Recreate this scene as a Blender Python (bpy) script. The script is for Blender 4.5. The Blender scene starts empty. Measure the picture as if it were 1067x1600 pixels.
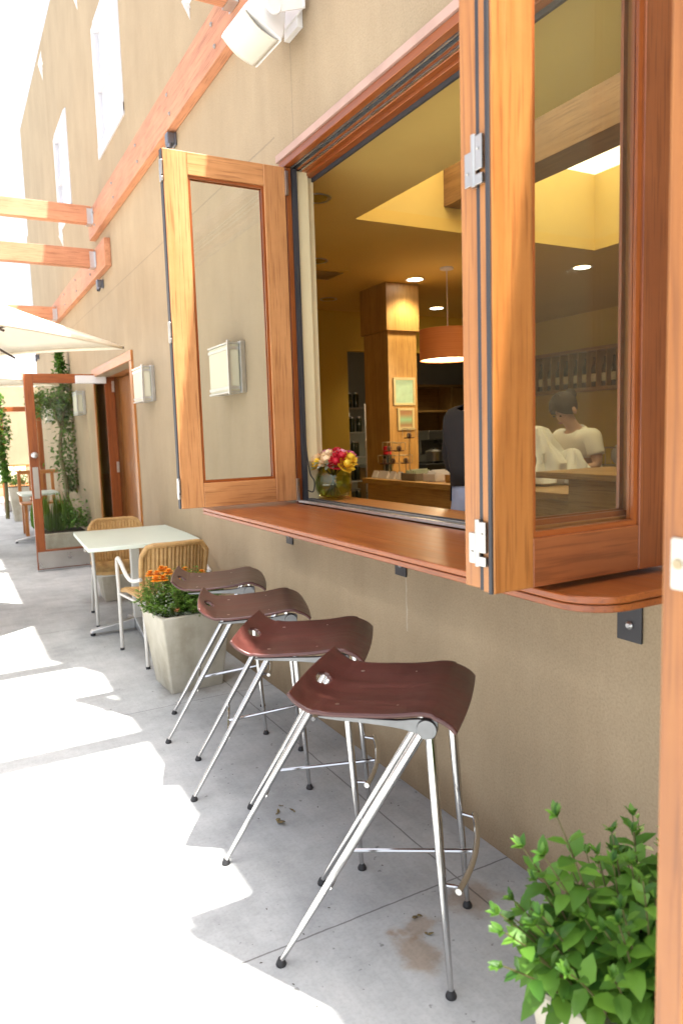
import bpy, bmesh, math, random
from mathutils import Vector, Matrix, noise
rnd = random.Random(7)
R = math.radians
S = bpy.context.scene
COL = S.collection

# ------------------------------------------------------------------ camera, sky, sun, exposure
yaw, pitch, roll = 0.497478, -0.109199, -0.0315309
fw = Vector((math.sin(yaw)*math.cos(pitch), math.cos(yaw)*math.cos(pitch), math.sin(pitch)))
rt = fw.cross(Vector((0, 0, 1))).normalized(); up = rt.cross(fw)
r2 = rt*math.cos(roll) + up*math.sin(roll); u2 = -rt*math.sin(roll) + up*math.cos(roll)
cam = bpy.data.cameras.new('camera'); co = bpy.data.objects.new('camera', cam); COL.objects.link(co)
co.matrix_world = Matrix(((r2.x, u2.x, -fw.x, -1.505), (r2.y, u2.y, -fw.y, 0), (r2.z, u2.z, -fw.z, 1.4), (0, 0, 0, 1)))
cam.sensor_fit = 'VERTICAL'; cam.sensor_height = 36; cam.sensor_width = 24
cam.lens = 1121.3/1600*36
cam.clip_start = 0.05; cam.clip_end = 3000
cam.dof.use_dof = True; cam.dof.focus_distance = 2.6; cam.dof.aperture_fstop = 4.0
S.camera = co

SUN = Vector((0.157, -0.30, 1)).normalized()
w = bpy.data.worlds.new('World'); S.world = w; w.use_nodes = True
nt = w.node_tree
sky = nt.nodes.new('ShaderNodeTexSky'); sky.sky_type = 'NISHITA'; sky.sun_disc = False
sky.sun_elevation = math.asin(SUN.z); sky.sun_rotation = math.atan2(SUN.x, SUN.y)
sky.air_density = 1.0; sky.dust_density = 5.0; sky.ozone_density = 0.6; sky.altitude = 0
nt.nodes['Background'].inputs['Strength'].default_value = 0.125
hz = nt.nodes.new('ShaderNodeHueSaturation'); hz.inputs['Saturation'].default_value = 0.45     # thin bright overcast veil
nt.links.new(sky.outputs['Color'], hz.inputs['Color']); nt.links.new(hz.outputs['Color'], nt.nodes['Background'].inputs['Color'])
sl = bpy.data.lights.new('sun', 'SUN'); sl.energy = 5.0; sl.angle = R(0.5); sl.color = (1, 0.95, 0.87)
so = bpy.data.objects.new('sun', sl); COL.objects.link(so)
so.rotation_euler = SUN.to_track_quat('Z', 'Y').to_euler()
S.view_settings.view_transform = 'Standard'; S.view_settings.look = 'None'
S.view_settings.exposure = 2.0; S.view_settings.gamma = 1
S.cycles.max_bounces = 10; S.cycles.diffuse_bounces = 5; S.cycles.transparent_max_bounces = 24
S.cycles.caustics_reflective = False; S.cycles.caustics_refractive = False
S.cycles.sample_clamp_indirect = 6

# ------------------------------------------------------------------ materials
def newmat(name):
    m = bpy.data.materials.new(name); m.use_nodes = True
    t = m.node_tree; b = t.nodes['Principled BSDF']
    return m, t, b
def N(t, typ, **kw):
    n = t.nodes.new(typ)
    for k, v in kw.items():
        if k in n.inputs: n.inputs[k].default_value = v
        else: setattr(n, k, v)
    return n
def c4(c): return (c[0], c[1], c[2], 1)
def ramp(t, fac, stops):
    r = t.nodes.new('ShaderNodeValToRGB'); e = r.color_ramp.elements
    while len(e) < len(stops): e.new(0.5)
    for i, (p, c) in enumerate(stops): e[i].position = p; e[i].color = c4(c)
    t.links.new(fac, r.inputs['Fac']); return r.outputs['Color']
def coords(t, scale=(1, 1, 1)):
    tc = t.nodes.new('ShaderNodeTexCoord'); mp = t.nodes.new('ShaderNodeMapping')
    mp.inputs['Scale'].default_value = scale
    t.links.new(tc.outputs['Object'], mp.inputs['Vector']); return mp.outputs['Vector']
def math_(t, op, a, b=None, c=None):
    n = t.nodes.new('ShaderNodeMath'); n.operation = op
    for i, x in enumerate((a, b, c)):
        if x is None: continue
        if isinstance(x, (int, float)): n.inputs[i].default_value = x
        else: t.links.new(x, n.inputs[i])
    return n.outputs[0]
def mixc(t, fac, a, b, mode='MIX'):
    n = t.nodes.new('ShaderNodeMix'); n.data_type = 'RGBA'; n.blend_type = mode
    for sock, x in ((n.inputs[0], fac), (n.inputs[6], a), (n.inputs[7], b)):
        if isinstance(x, (int, float)): sock.default_value = x
        elif isinstance(x, tuple): sock.default_value = c4(x)
        else: t.links.new(x, sock)
    return n.outputs[2]
def bump(t, b, h, strength, dist=0.01):
    n = N(t, 'ShaderNodeBump', Strength=strength, Distance=dist)
    t.links.new(h, n.inputs['Height']); t.links.new(n.outputs[0], b.inputs['Normal'])
def noise_(t, vec, scale, detail=4, rough=0.55, dist=0.0):
    n = N(t, 'ShaderNodeTexNoise', Scale=scale, Detail=detail, Roughness=rough, Distortion=dist)
    t.links.new(vec, n.inputs['Vector']); return n.outputs['Fac']
def island(t):
    g = t.nodes.new('ShaderNodeNewGeometry'); return g.outputs['Random Per Island']

def pm(name, col, rough=0.5, metal=0, var=0.12, ns=6, bmp=0, bs=60, isl=0, coat=0, trans=0, spec=0.5):
    m, t, b = newmat(name)
    v = coords(t); f = noise_(t, v, ns)
    lo = tuple(max(0, x*(1-var)) for x in col); hi = tuple(min(1, x*(1+var)) for x in col)
    c = ramp(t, f, [(0.3, lo), (0.7, hi)])
    if isl:
        k = math_(t, 'MULTIPLY_ADD', island(t), isl*2, 1-isl)
        hs = t.nodes.new('ShaderNodeHueSaturation'); t.links.new(c, hs.inputs['Color']); t.links.new(k, hs.inputs['Value'])
        c = hs.outputs[0]
    t.links.new(c, b.inputs['Base Color'])
    b.inputs['Metallic'].default_value = metal
    rr = math_(t, 'MULTIPLY_ADD', f, 0.16, rough-0.08); t.links.new(rr, b.inputs['Roughness'])
    b.inputs['Coat Weight'].default_value = coat
    b.inputs['Specular IOR Level'].default_value = spec
    if trans: b.inputs['Transmission Weight'].default_value = trans
    if bmp: bump(t, b, noise_(t, v, bs), bmp, 0.004)
    return m
def woods(name, c1, c2, rough=0.4, coat=0.25, isl=0.14, fine=28):
    out = []
    for ax in range(3):
        m, t, b = newmat('%s_%s' % (name, 'xyz'[ax]))
        sc = [fine]*3; sc[ax] = 1.3
        tc = t.nodes.new('ShaderNodeTexCoord'); add = t.nodes.new('ShaderNodeVectorMath'); add.operation = 'ADD'
        t.links.new(tc.outputs['Object'], add.inputs[0])
        cb = t.nodes.new('ShaderNodeCombineXYZ'); rr = math_(t, 'MULTIPLY', island(t), 37.0)
        for i in range(3): t.links.new(rr, cb.inputs[i])
        t.links.new(cb.outputs[0], add.inputs[1])
        mp = t.nodes.new('ShaderNodeMapping'); mp.inputs['Scale'].default_value = sc
        t.links.new(add.outputs[0], mp.inputs['Vector'])
        f = noise_(t, mp.outputs[0], 1.0, 8, 0.62, 0.6)
        sc2 = [5]*3; sc2[ax] = 0.5
        mp2 = t.nodes.new('ShaderNodeMapping'); mp2.inputs['Scale'].default_value = sc2
        t.links.new(add.outputs[0], mp2.inputs['Vector'])
        g = noise_(t, mp2.outputs[0], 1.0, 3, 0.5, 1.2)
        sc3 = [140]*3; sc3[ax] = 5
        mp3 = t.nodes.new('ShaderNodeMapping'); mp3.inputs['Scale'].default_value = sc3
        t.links.new(add.outputs[0], mp3.inputs['Vector'])
        pz = noise_(t, mp3.outputs[0], 1.0, 2, 0.5)
        mx = math_(t, 'MULTIPLY_ADD', g, 0.5, math_(t, 'MULTIPLY', f, 0.5))
        c = ramp(t, mx, [(0.34, c1), (0.62, c2)])
        pore = ramp(t, pz, [(0.36, (0.62, 0.55, 0.5)), (0.46, (1, 1, 1))])
        c = mixc(t, 0.7, c, pore, 'MULTIPLY')
        oi = t.nodes.new('ShaderNodeObjectInfo'); k = math_(t, 'MULTIPLY_ADD', island(t), isl*2, 1-isl); k = math_(t, 'ADD', k, math_(t, 'MULTIPLY_ADD', oi.outputs['Random'], .16, -.08))
        wr = ramp(t, noise_(t, tc.outputs['Object'], 3.2, 6, .7), [(.40, (1, 1, 1)), (.62, (.84, .80, .76))]); c = mixc(t, .8, c, wr, 'MULTIPLY')
        hs = t.nodes.new('ShaderNodeHueSaturation'); t.links.new(c, hs.inputs['Color']); t.links.new(k, hs.inputs['Value'])
        t.links.new(hs.outputs[0], b.inputs['Base Color'])
        t.links.new(math_(t, 'MULTIPLY_ADD', f, 0.25, rough-0.12), b.inputs['Roughness'])
        b.inputs['Coat Weight'].default_value = coat; b.inputs['Coat Roughness'].default_value = 0.25
        bump(t, b, f, 0.12, 0.003)
        out.append(m)
    return out
def glass_mat(name, tint=(0.97, 0.98, 0.97), refl=1.0):
    m, t, b = newmat(name); t.nodes.remove(b)
    o = t.nodes['Material Output']
    tr = N(t, 'ShaderNodeBsdfTransparent'); tr.inputs['Color'].default_value = c4(tint)
    gl = N(t, 'ShaderNodeBsdfGlossy', Roughness=0.015)
    fr = N(t, 'ShaderNodeFresnel'); ge = t.nodes.new('ShaderNodeNewGeometry')
    t.links.new(math_(t, 'MULTIPLY_ADD', ge.outputs['Backfacing'], 1/1.5-1.5, 1.5), fr.inputs['IOR'])
    v = coords(t); bm_ = N(t, 'ShaderNodeBump', Strength=0.02, Distance=0.01)
    t.links.new(noise_(t, v, 3.0, 2), bm_.inputs['Height']); t.links.new(bm_.outputs[0], gl.inputs['Normal'])
    mx = t.nodes.new('ShaderNodeMixShader')
    t.links.new(math_(t, 'MULTIPLY', fr.outputs[0], refl), mx.inputs[0])
    t.links.new(tr.outputs[0], mx.inputs[1]); t.links.new(gl.outputs[0], mx.inputs[2])
    t.links.new(mx.outputs[0], o.inputs['Surface']); return m
def emit(name, col, s):
    m, t, b = newmat(name)
    f = noise_(t, coords(t), 14)
    t.links.new(ramp(t, f, [(0.3, tuple(x*0.9 for x in col)), (0.7, col)]), b.inputs['Emission Color'])
    b.inputs['Base Color'].default_value = c4(col); b.inputs['Emission Strength'].default_value = s; return m
def leafmat(name, c1, c2, rough=0.42, tr=0.3, rim=None):
    m, t, b = newmat(name)
    f = noise_(t, coords(t), 9, 3)
    k = math_(t, 'MULTIPLY_ADD', island(t), 0.7, math_(t, 'MULTIPLY', f, 0.3))
    c = ramp(t, k, [(0.12, c1), (0.85, c2)])
    t.links.new(c, b.inputs['Base Color']); b.inputs['Roughness'].default_value = rough
    b.inputs['Specular IOR Level'].default_value = 0.35
    tl = t.nodes.new('ShaderNodeBsdfTranslucent'); t.links.new(mixc(t, 0.35, c, (0.3, 0.5, 0.05)), tl.inputs['Color'])
    mx = t.nodes.new('ShaderNodeMixShader'); mx.inputs[0].default_value = tr
    t.links.new(b.outputs[0], mx.inputs[1]); t.links.new(tl.outputs[0], mx.inputs[2])
    t.links.new(mx.outputs[0], t.nodes['Material Output'].inputs['Surface']); return m

WARM = woods('warm_wood', (0.33, 0.112, 0.021), (0.47, 0.190, 0.046), fine=44, coat=0.15)
SUNLITW = woods('sunlit_warm_wood', (0.43, 0.185, 0.062), (0.58, 0.285, 0.115), fine=44, coat=0.1)  # warm wood made paler: sunlight on the left panel put into its colour
RED = woods('red_wood', (0.21, 0.046, 0.008), (0.33, 0.094, 0.018), rough=0.36, coat=0.12)
DARKW = woods('dark_wood', (0.10, 0.028, 0.012), (0.20, 0.06, 0.025))
BEAMW = woods('beam_wood', (0.20, 0.10, 0.045), (0.32, 0.18, 0.09))
DEEPRED = woods('deep_red_wood', (0.21, 0.055, 0.016), (0.31, 0.095, 0.028), rough=0.34, coat=0.2, fine=40)  # darker, redder tone for the near folded panel's inner stile and rails
PERG = woods('pergola_wood', (0.46, 0.19, 0.10), (0.60, 0.29, 0.16), rough=0.6, coat=0)
PLANK = woods('plank_wood', (0.22, 0.075, 0.016), (0.34, 0.135, 0.032))
OAK = woods('oak_veneer', (0.38, 0.21, 0.06), (0.50, 0.30, 0.10), rough=0.45, coat=0.1, isl=0.06, fine=40)
WALNUT = woods('walnut_seat', (0.042, 0.011, 0.010), (0.095, 0.027, 0.022), rough=0.40, coat=0.2)
CHROME = pm('chrome', (0.56, 0.555, 0.55), 0.13, 1, 0.05)
ALU = pm('brushed_aluminium', (0.60, 0.61, 0.62), 0.36, 1, 0.08, 20)
STEEL = pm('satin_steel', (0.55, 0.53, 0.50), 0.3, 1, 0.08)
CASTA = pm('cast_aluminium', (0.20, 0.205, 0.21), 0.5, 0.9, 0.15, 20)
IRON = pm('dark_iron', (0.06, 0.06, 0.065), 0.45, 0.6)
GASKET = pm('rubber_gasket', (0.03, 0.03, 0.035), 0.6)
RUBBER = pm('black_rubber', (0.02, 0.02, 0.022), 0.55)
WHITE = pm('white_paint', (0.56, 0.56, 0.60), 0.4, 0, 0.03)
PLASTIC = pm('white_plastic', (0.74, 0.74, 0.73), 0.35, 0, 0.02)
GRILLE = pm('speaker_grille', (0.62, 0.59, 0.50), 0.55, 0, 0.03)
GLASS = glass_mat('window_glass', (0.95, 0.965, 0.95))
HAZYG = pm('upper_window_pane', (0.50, 0.52, 0.56), 0.08, 0, 0.04, 2, spec=0.8)
FROST = emit('lamp_glass', (0.50, 0.47, 0.35), 0.08)
CANVAS = pm('umbrella_canvas', (0.78, 0.69, 0.55), 0.8, 0, 0.04, 12)
LAMIN = pm('pale_table_laminate', (0.58, 0.65, 0.57), 0.35, 0, 0.04)
POWDER = pm('white_powder_coat', (0.56, 0.55, 0.51), 0.35, 0, 0.03)
MUST = pm('mustard_paint', (0.64, 0.44, 0.06), 0.7, 0, 0.05, 2)
CREAM = pm('cream_paint', (0.72, 0.62, 0.38), 0.7, 0, 0.04, 3)
CEIL = pm('tan_ceiling_paint', (0.68, 0.49, 0.14), 0.75, 0, 0.04, 2)
GREYP = pm('grey_kitchen_paint', (0.36, 0.36, 0.32), 0.7, 0, 0.05)
SOIL = pm('potting_soil', (0.035, 0.022, 0.014), 0.9, 0, 0.5, 40, 0.5, 50)
LEAF = leafmat('mint_leaf', (0.024, 0.095, 0.016), (0.15, 0.32, 0.045), tr=.35)
LEAF2 = leafmat('feathery_leaf', (0.05, 0.13, 0.012), (0.17, 0.30, 0.05))
LEAFD = leafmat('vine_leaf', (0.02, 0.07, 0.012), (0.09, 0.20, 0.03))
LEAFG = leafmat('silver_leaf', (0.34, 0.40, 0.28), (0.66, 0.68, 0.58))
LEAFV = leafmat('variegated_leaf', (0.22, 0.40, 0.06), (0.70, 0.75, 0.38))
STEM = pm('plant_stem', (0.10, 0.09, 0.03), 0.6)
ORANGE = pm('marigold_petal', (0.90, 0.33, 0.012), 0.6, 0, 0.2, 30, isl=0.15)
PEACH = pm('peach_petal', (0.80, 0.36, 0.18), 0.6, 0, 0.15, 30)
TROUSER = pm('grey_blue_cloth', (0.33, 0.35, 0.42), 0.85, 0, 0.08, 20)
BLACKC = pm('black_cloth', (0.016, 0.012, 0.010), 0.85, 0, 0.2, 20)
TEE = pm('white_cotton', (0.72, 0.71, 0.65), 0.85, 0, 0.05, 12)
SKIN = pm('skin', (0.52, 0.31, 0.22), 0.5, 0, 0.06, 18)
HAIR = pm('brown_hair', (0.020, 0.009, 0.005), 0.75, 0, 0.3, 40)

# stucco with score joints
STJ_Y = (0.0,)
def stucco(name, col):
    m, t, b = newmat(name)
    v = coords(t)
    f = noise_(t, v, 1.3, 5, 0.6); g = noise_(t, coords(t, (1.6, 1.6, 0.7)), 1.6, 6, 0.68)
    k = math_(t, 'MULTIPLY_ADD', f, 0.5, math_(t, 'MULTIPLY', g, 0.5))
    c = ramp(t, k, [(0.32, tuple(x*0.84 for x in col)), (0.68, tuple(min(1, x*1.1) for x in col))])
    h1 = noise_(t, v, 140, 3, 0.7); h2 = noise_(t, v, 22, 4, 0.6)
    c = mixc(t, 0.5, c, ramp(t, h1, [(0.28, (0.60, 0.57, 0.52)), (0.58, (1, 1, 1))]), 'MULTIPLY')
    # horizontal + vertical joints
    sx = t.nodes.new('ShaderNodeSeparateXYZ'); tc = t.nodes.new('ShaderNodeTexCoord'); t.links.new(tc.outputs['Object'], sx.inputs[0])
    wob = math_(t, 'MULTIPLY_ADD', h2, 0.006, -0.003)
    def line(sock, p, wd):
        d = math_(t, 'ABSOLUTE', math_(t, 'SUBTRACT', math_(t, 'ADD', sock, wob), p)); return math_(t, 'LESS_THAN', d, wd)
    L = line(sx.outputs[2], 2.83, 0.005)
    gate = math_(t, 'GREATER_THAN', sx.outputs[1], 3.33)
    L = math_(t, 'MULTIPLY', L, gate)
    V = math_(t, 'MULTIPLY', line(sx.outputs[1], 3.12, 0.004), math_(t, 'GREATER_THAN', sx.outputs[2], 2.72))
    L = math_(t, 'MAXIMUM', L, V)
    c = mixc(t, math_(t, 'MULTIPLY', L, 0.35), c, (0.16, 0.13, 0.10))
    dz = t.nodes.new('ShaderNodeMapRange'); dz.interpolation_type = 'SMOOTHSTEP'
    t.links.new(math_(t, 'ADD', sx.outputs[2], math_(t, 'MULTIPLY_ADD', noise_(t, v, 5, 5), -.34, .10)), dz.inputs[0])
    dz.inputs[1].default_value = .16; dz.inputs[2].default_value = -.06; dz.inputs[3].default_value = 0; dz.inputs[4].default_value = .55
    c = mixc(t, dz.outputs[0], c, (.58, .50, .42), 'MULTIPLY')
    st_ = noise_(t, coords(t, (1, 3, .5)), 1.7, 6, .7)
    c = mixc(t, .55, c, ramp(t, st_, [(.34, (.90, .88, .85)), (.56, (1, 1, 1))]), 'MULTIPLY')
    for yy in (2.27,):    # pale mineral drip below the middle ledge bracket
        dl = math_(t, 'ABSOLUTE', math_(t, 'SUBTRACT', math_(t, 'ADD', sx.outputs[1], math_(t, 'MULTIPLY', wob, 3.0)), yy))
        dm = math_(t, 'MULTIPLY', math_(t, 'LESS_THAN', dl, .0045), math_(t, 'LESS_THAN', math_(t, 'ABSOLUTE', math_(t, 'SUBTRACT', sx.outputs[2], .74)), .11))
        c = mixc(t, math_(t, 'MULTIPLY', math_(t, 'MULTIPLY', dm, h2), .5), c, (.60, .58, .50))
    ck = N(t, 'ShaderNodeTexVoronoi', Scale=1.1, feature='DISTANCE_TO_EDGE')
    wv_ = t.nodes.new('ShaderNodeVectorMath'); wv_.operation = 'ADD'; nz = N(t, 'ShaderNodeTexNoise', Scale=5.0); t.links.new(v, nz.inputs['Vector'])
    t.links.new(v, wv_.inputs[0]); t.links.new(nz.outputs['Color'], wv_.inputs[1]); t.links.new(wv_.outputs[0], ck.inputs['Vector'])
    crk = math_(t, 'MULTIPLY', math_(t, 'LESS_THAN', ck.outputs['Distance'], .0022), math_(t, 'GREATER_THAN', f, .55))
    c = mixc(t, math_(t, 'MULTIPLY', crk, .0), c, (.15, .12, .09))
    t.links.new(c, b.inputs['Base Color']); b.inputs['Roughness'].default_value = 0.9
    b.inputs['Specular IOR Level'].default_value = 0.2
    hh = math_(t, 'MULTIPLY_ADD', h1, 0.5, h2)
    hh = math_(t, 'SUBTRACT', hh, math_(t, 'MULTIPLY', L, 2.0))
    bump(t, b, hh, 0.42, 0.007); return m
STUCCO = stucco('tan_stucco', (0.378, 0.294, 0.194))

def concrete_floor():
    m, t, b = newmat('patio_concrete')
    v = coords(t)
    f = noise_(t, v, 0.9, 6, 0.62); g = noise_(t, v, 7, 6, 0.65); s = noise_(t, v, 90, 3, 0.6)
    k = math_(t, 'MULTIPLY_ADD', f, 0.55, math_(t, 'MULTIPLY', g, 0.45))
    c = ramp(t, k, [(0.36, (0.335, 0.350, 0.352)), (0.5, (0.435, 0.452, 0.452)), (0.64, (0.52, 0.532, 0.525))])
    c = mixc(t, 0.35, c, ramp(t, s, [(0.3, (0.7, 0.7, 0.7)), (0.55, (1, 1, 1))]), 'MULTIPLY')
    br = noise_(t, coords(t, (60, 4, 1)), 1.0, 3)
    c = mixc(t, 0.25, c, ramp(t, br, [(0.35, (0.8, 0.8, 0.8)), (0.6, (1, 1, 1))]), 'MULTIPLY')
    tc = t.nodes.new('ShaderNodeTexCoord'); sx = t.nodes.new('ShaderNodeSeparateXYZ'); t.links.new(tc.outputs['Object'], sx.inputs[0])
    wob = math_(t, 'MULTIPLY_ADD', g, 0.012, -0.006)
    L = None
    for ax, p in ((1, 1.706), (1, 3.66), (1, 5.6), (1, 7.55), (1, 9.5), (1, 11.5), (0, -0.207)):
        d = math_(t, 'ABSOLUTE', math_(t, 'SUBTRACT', math_(t, 'ADD', sx.outputs[ax], wob), p))
        l = math_(t, 'LESS_THAN', d, 0.0028)
        L = l if L is None else math_(t, 'MAXIMUM', L, l)
    c = mixc(t, math_(t, 'MULTIPLY', L, 0.7), c, (0.09, 0.085, 0.08))
    sp1 = noise_(t, v, 34, 2, .5); c = mixc(t, .8, c, ramp(t, sp1, [(.70, (1, 1, 1)), (.745, (.45, .44, .42))]), 'MULTIPLY')
    bl = noise_(t, v, 2.6, 7, .72); c = mixc(t, .75, c, ramp(t, bl, [(.36, (.80, .80, .80)), (.56, (1, 1, 1))]), 'MULTIPLY')
    # rust and damp stains, each with its own outline
    def spot(cx, cy, r, col, amt, cc):
        d = N(t, 'ShaderNodeVectorMath', operation='DISTANCE'); t.links.new(tc.outputs['Object'], d.inputs[0]); d.inputs[1].default_value = (cx, cy, 0)
        e = math_(t, 'ADD', d.outputs['Value'], math_(t, 'MULTIPLY_ADD', noise_(t, v, 9, 4), 0.22, -0.11))
        mr = t.nodes.new('ShaderNodeMapRange'); mr.interpolation_type = 'SMOOTHSTEP'
        t.links.new(e, mr.inputs[0]); mr.inputs[1].default_value = r; mr.inputs[2].default_value = r*0.30; mr.inputs[3].default_value = 0; mr.inputs[4].default_value = amt
        return mixc(t, mr.outputs[0], cc, col, 'MULTIPLY')
    c = spot(-0.50, 1.50, 0.085, (0.80, 0.66, 0.54), 1, c)
    c = spot(-0.44, 1.58, 0.06, (0.86, 0.72, 0.60), 1, c)
    c = spot(-0.22, 1.60, 0.10, (0.78, 0.66, 0.56), 1, c)
    c = spot(-0.40, 3.90, 0.25, (0.55, 0.50, 0.44), 0.9, c)
    c = spot(-0.30, 6.5, 0.32, (0.55, 0.46, 0.40), 0.9, c)
    t.links.new(c, b.inputs['Base Color']); b.inputs['Roughness'].default_value = 0.72
    bump(t, b, math_(t, 'SUBTRACT', math_(t, 'MULTIPLY_ADD', s, 0.4, g), math_(t, 'MULTIPLY', L, 1.5)), 0.18, 0.004)
    return m
CONC = concrete_floor()
def cast_concrete():
    m, t, b = newmat('cast_concrete_planter'); v = coords(t)
    f = noise_(t, v, 4, 6, 0.65); g = noise_(t, coords(t, (9, 9, 1.4)), 1.0, 4)
    k = math_(t, 'MULTIPLY_ADD', f, 0.6, math_(t, 'MULTIPLY', g, 0.4))
    c = ramp(t, k, [(0.33, (0.30, 0.27, 0.20)), (0.5, (0.44, 0.41, 0.33)), (0.66, (0.54, 0.51, 0.43))])
    t.links.new(c, b.inputs['Base Color']); b.inputs['Roughness'].default_value = 0.85
    bump(t, b, noise_(t, v, 60, 4), 0.25, 0.004); return m
CASTC = cast_concrete()
def wicker_mat():
    m, t, b = newmat('honey_wicker')
    wv = N(t, 'ShaderNodeTexWave', Scale=55.0, Distortion=1.5, Detail=1.0); wv.bands_direction = 'Z'
    t.links.new(coords(t), wv.inputs['Vector'])
    n = noise_(t, coords(t), 30, 3)
    k = math_(t, 'MULTIPLY_ADD', n, 0.5, math_(t, 'MULTIPLY', wv.outputs['Fac'], 0.5))
    c = ramp(t, k, [(0.2, (0.30, 0.15, 0.04)), (0.55, (0.55, 0.33, 0.12)), (0.85, (0.68, 0.45, 0.20))])
    t.links.new(c, b.inputs['Base Color']); b.inputs['Roughness'].default_value = 0.5
    bump(t, b, wv.outputs['Fac'], 0.6, 0.004); return m
WICKER = wicker_mat()

# ------------------------------------------------------------------ mesh building
class MB:
    def __init__(s): s.v = []; s.f = []; s.m = []; s.M = None
    def add(s, vs, fs, mi=0):
        o = len(s.v)
        for p in vs:
            p = Vector(p); s.v.append(s.M @ p if s.M else p)
        for i, f in enumerate(fs):
            s.f.append([o+k for k in f]); s.m.append(mi[i] if isinstance(mi, list) else mi)
    def box(s, x0, x1, y0, y1, z0, z1, mi=0):
        s.add([(x0, y0, z0), (x1, y0, z0), (x1, y1, z0), (x0, y1, z0), (x0, y0, z1), (x1, y0, z1), (x1, y1, z1), (x0, y1, z1)],
              [(0, 3, 2, 1), (4, 5, 6, 7), (0, 1, 5, 4), (1, 2, 6, 5), (2, 3, 7, 6), (3, 0, 4, 7)], mi)
    def prism(s, pts, d, mi=0):
        n = len(pts); d = Vector(d); a = [Vector(p) for p in pts]; b = [p+d for p in a]
        s.add(a+b, [list(range(n))[::-1], list(range(n, 2*n))]+[[i, (i+1) % n, n+(i+1) % n, n+i] for i in range(n)], mi)
    def frustum(s, c, w0, d0, w1, d1, z0, z1, mi=0):
        x, y = c
        q = lambda w, d, z: [(x-w/2, y-d/2, z), (x+w/2, y-d/2, z), (x+w/2, y+d/2, z), (x-w/2, y+d/2, z)]
        s.add(q(w0, d0, z0)+q(w1, d1, z1), [(0, 3, 2, 1), (4, 5, 6, 7), (0, 1, 5, 4), (1, 2, 6, 5), (2, 3, 7, 6), (3, 0, 4, 7)], mi)
    def tube(s, pts, r, n=8, mi=0, closed=False):
        P = [Vector(p) for p in pts]; k = len(P)
        rs = r if isinstance(r, (list, tuple)) else [r]*k
        vs = []; u = None
        for i, p in enumerate(P):
            if closed: d = (P[(i+1) % k]-P[i-1])
            else: d = (P[min(i+1, k-1)]-P[max(i-1, 0)])
            d.normalize()
            if u is None: u = d.orthogonal().normalized()
            else:
                u = u - d*u.dot(d)
                u = u.normalized() if u.length > 1e-6 else d.orthogonal().normalized()
            vv = d.cross(u)
            for j in range(n):
                a = 2*math.pi*j/n; vs.append(p + (u*math.cos(a)+vv*math.sin(a))*rs[i])
        fs = []
        for i in range(k if closed else k-1):
            i2 = (i+1) % k
            for j in range(n): fs.append((i*n+j, i*n+(j+1) % n, i2*n+(j+1) % n, i2*n+j))
        if not closed: fs += [list(range(n))[::-1], list(range((k-1)*n, k*n))]
        s.add(vs, fs, mi)
    def lathe(s, prof, c=(0, 0, 0), n=20, mi=0, axis=None, mod=None, cap=True):
        c = Vector(c); q = Vector(axis).to_track_quat('Z', 'Y') if axis else None
        vs = []
        for r, z in prof:
            for j in range(n):
                a = 2*math.pi*j/n; rr = r*(mod(a, z) if mod else 1)
                p = Vector((rr*math.cos(a), rr*math.sin(a), z)); vs.append(c+(q @ p if q else p))
        fs = [(i*n+j, i*n+(j+1) % n, (i+1)*n+(j+1) % n, (i+1)*n+j) for i in range(len(prof)-1) for j in range(n)]
        if cap and prof[0][0] > 1e-5: fs.append(list(range(n))[::-1])
        if cap and prof[-1][0] > 1e-5: fs.append(list(range((len(prof)-1)*n, len(prof)*n)))
        s.add(vs, fs, mi)
    def ball(s, c, r, n=10, mi=0):
        r = r if isinstance(r, tuple) else (r, r, r); c = Vector(c); vs = []; fs = []
        k = n//2+1
        for i in range(k+1):
            t = math.pi*i/k
            for j in range(n):
                a = 2*math.pi*j/n
                vs.append(c+Vector((r[0]*math.sin(t)*math.cos(a), r[1]*math.sin(t)*math.sin(a), -r[2]*math.cos(t))))
        for i in range(k):
            for j in range(n): fs.append((i*n+j, i*n+(j+1) % n, (i+1)*n+(j+1) % n, (i+1)*n+j))
        s.add(vs, fs, mi)
    def grid(s, rows, mi=0):
        n = len(rows[0]); vs = [p for r in rows for p in r]
        s.add(vs, [(i*n+j, i*n+j+1, (i+1)*n+j+1, (i+1)*n+j) for i in range(len(rows)-1) for j in range(n-1)], mi)
    def leaf(s, p, d, nrm, L, W, mi=0, curl=0.15):
        d = Vector(d).normalized(); nrm = Vector(nrm); sd = d.cross(nrm)
        sd = sd.normalized() if sd.length > 1e-4 else d.orthogonal().normalized()
        nn = sd.cross(d); p = Vector(p)
        q = lambda a, b, h: p+d*L*a+sd*W*b+nn*L*h
        s.add([q(0, 0, 0), q(.3, -.46, .07), q(.3, 0, 0), q(.3, .46, .07), q(.68, -.36, .05-curl*.4), q(.68, 0, -curl*.45), q(.68, .36, .05-curl*.4), q(1, 0, -curl)],
              [(0, 2, 1), (0, 3, 2), (1, 2, 5, 4), (2, 3, 6, 5), (4, 5, 7), (5, 6, 7)], mi)
    def build(s, name, mats, parent=None, bevel=0, smooth=True, sub=0, solid=0, seg=2):
        off = parent.matrix_basis.translation.copy() if parent else Vector()
        pp = parent.parent if parent else None
        if pp: off += pp.matrix_basis.translation
        me = bpy.data.meshes.new(name)
        me.from_pydata([tuple(p-off) for p in s.v], [], s.f)
        for m in (mats if isinstance(mats, list) else [mats]): me.materials.append(m)
        me.polygons.foreach_set('material_index', s.m); me.update()
        if smooth: me.shade_smooth(); me.set_sharp_from_angle(angle=R(38))
        o = bpy.data.objects.new(name, me); COL.objects.link(o)
        if parent: o.parent = parent
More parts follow.
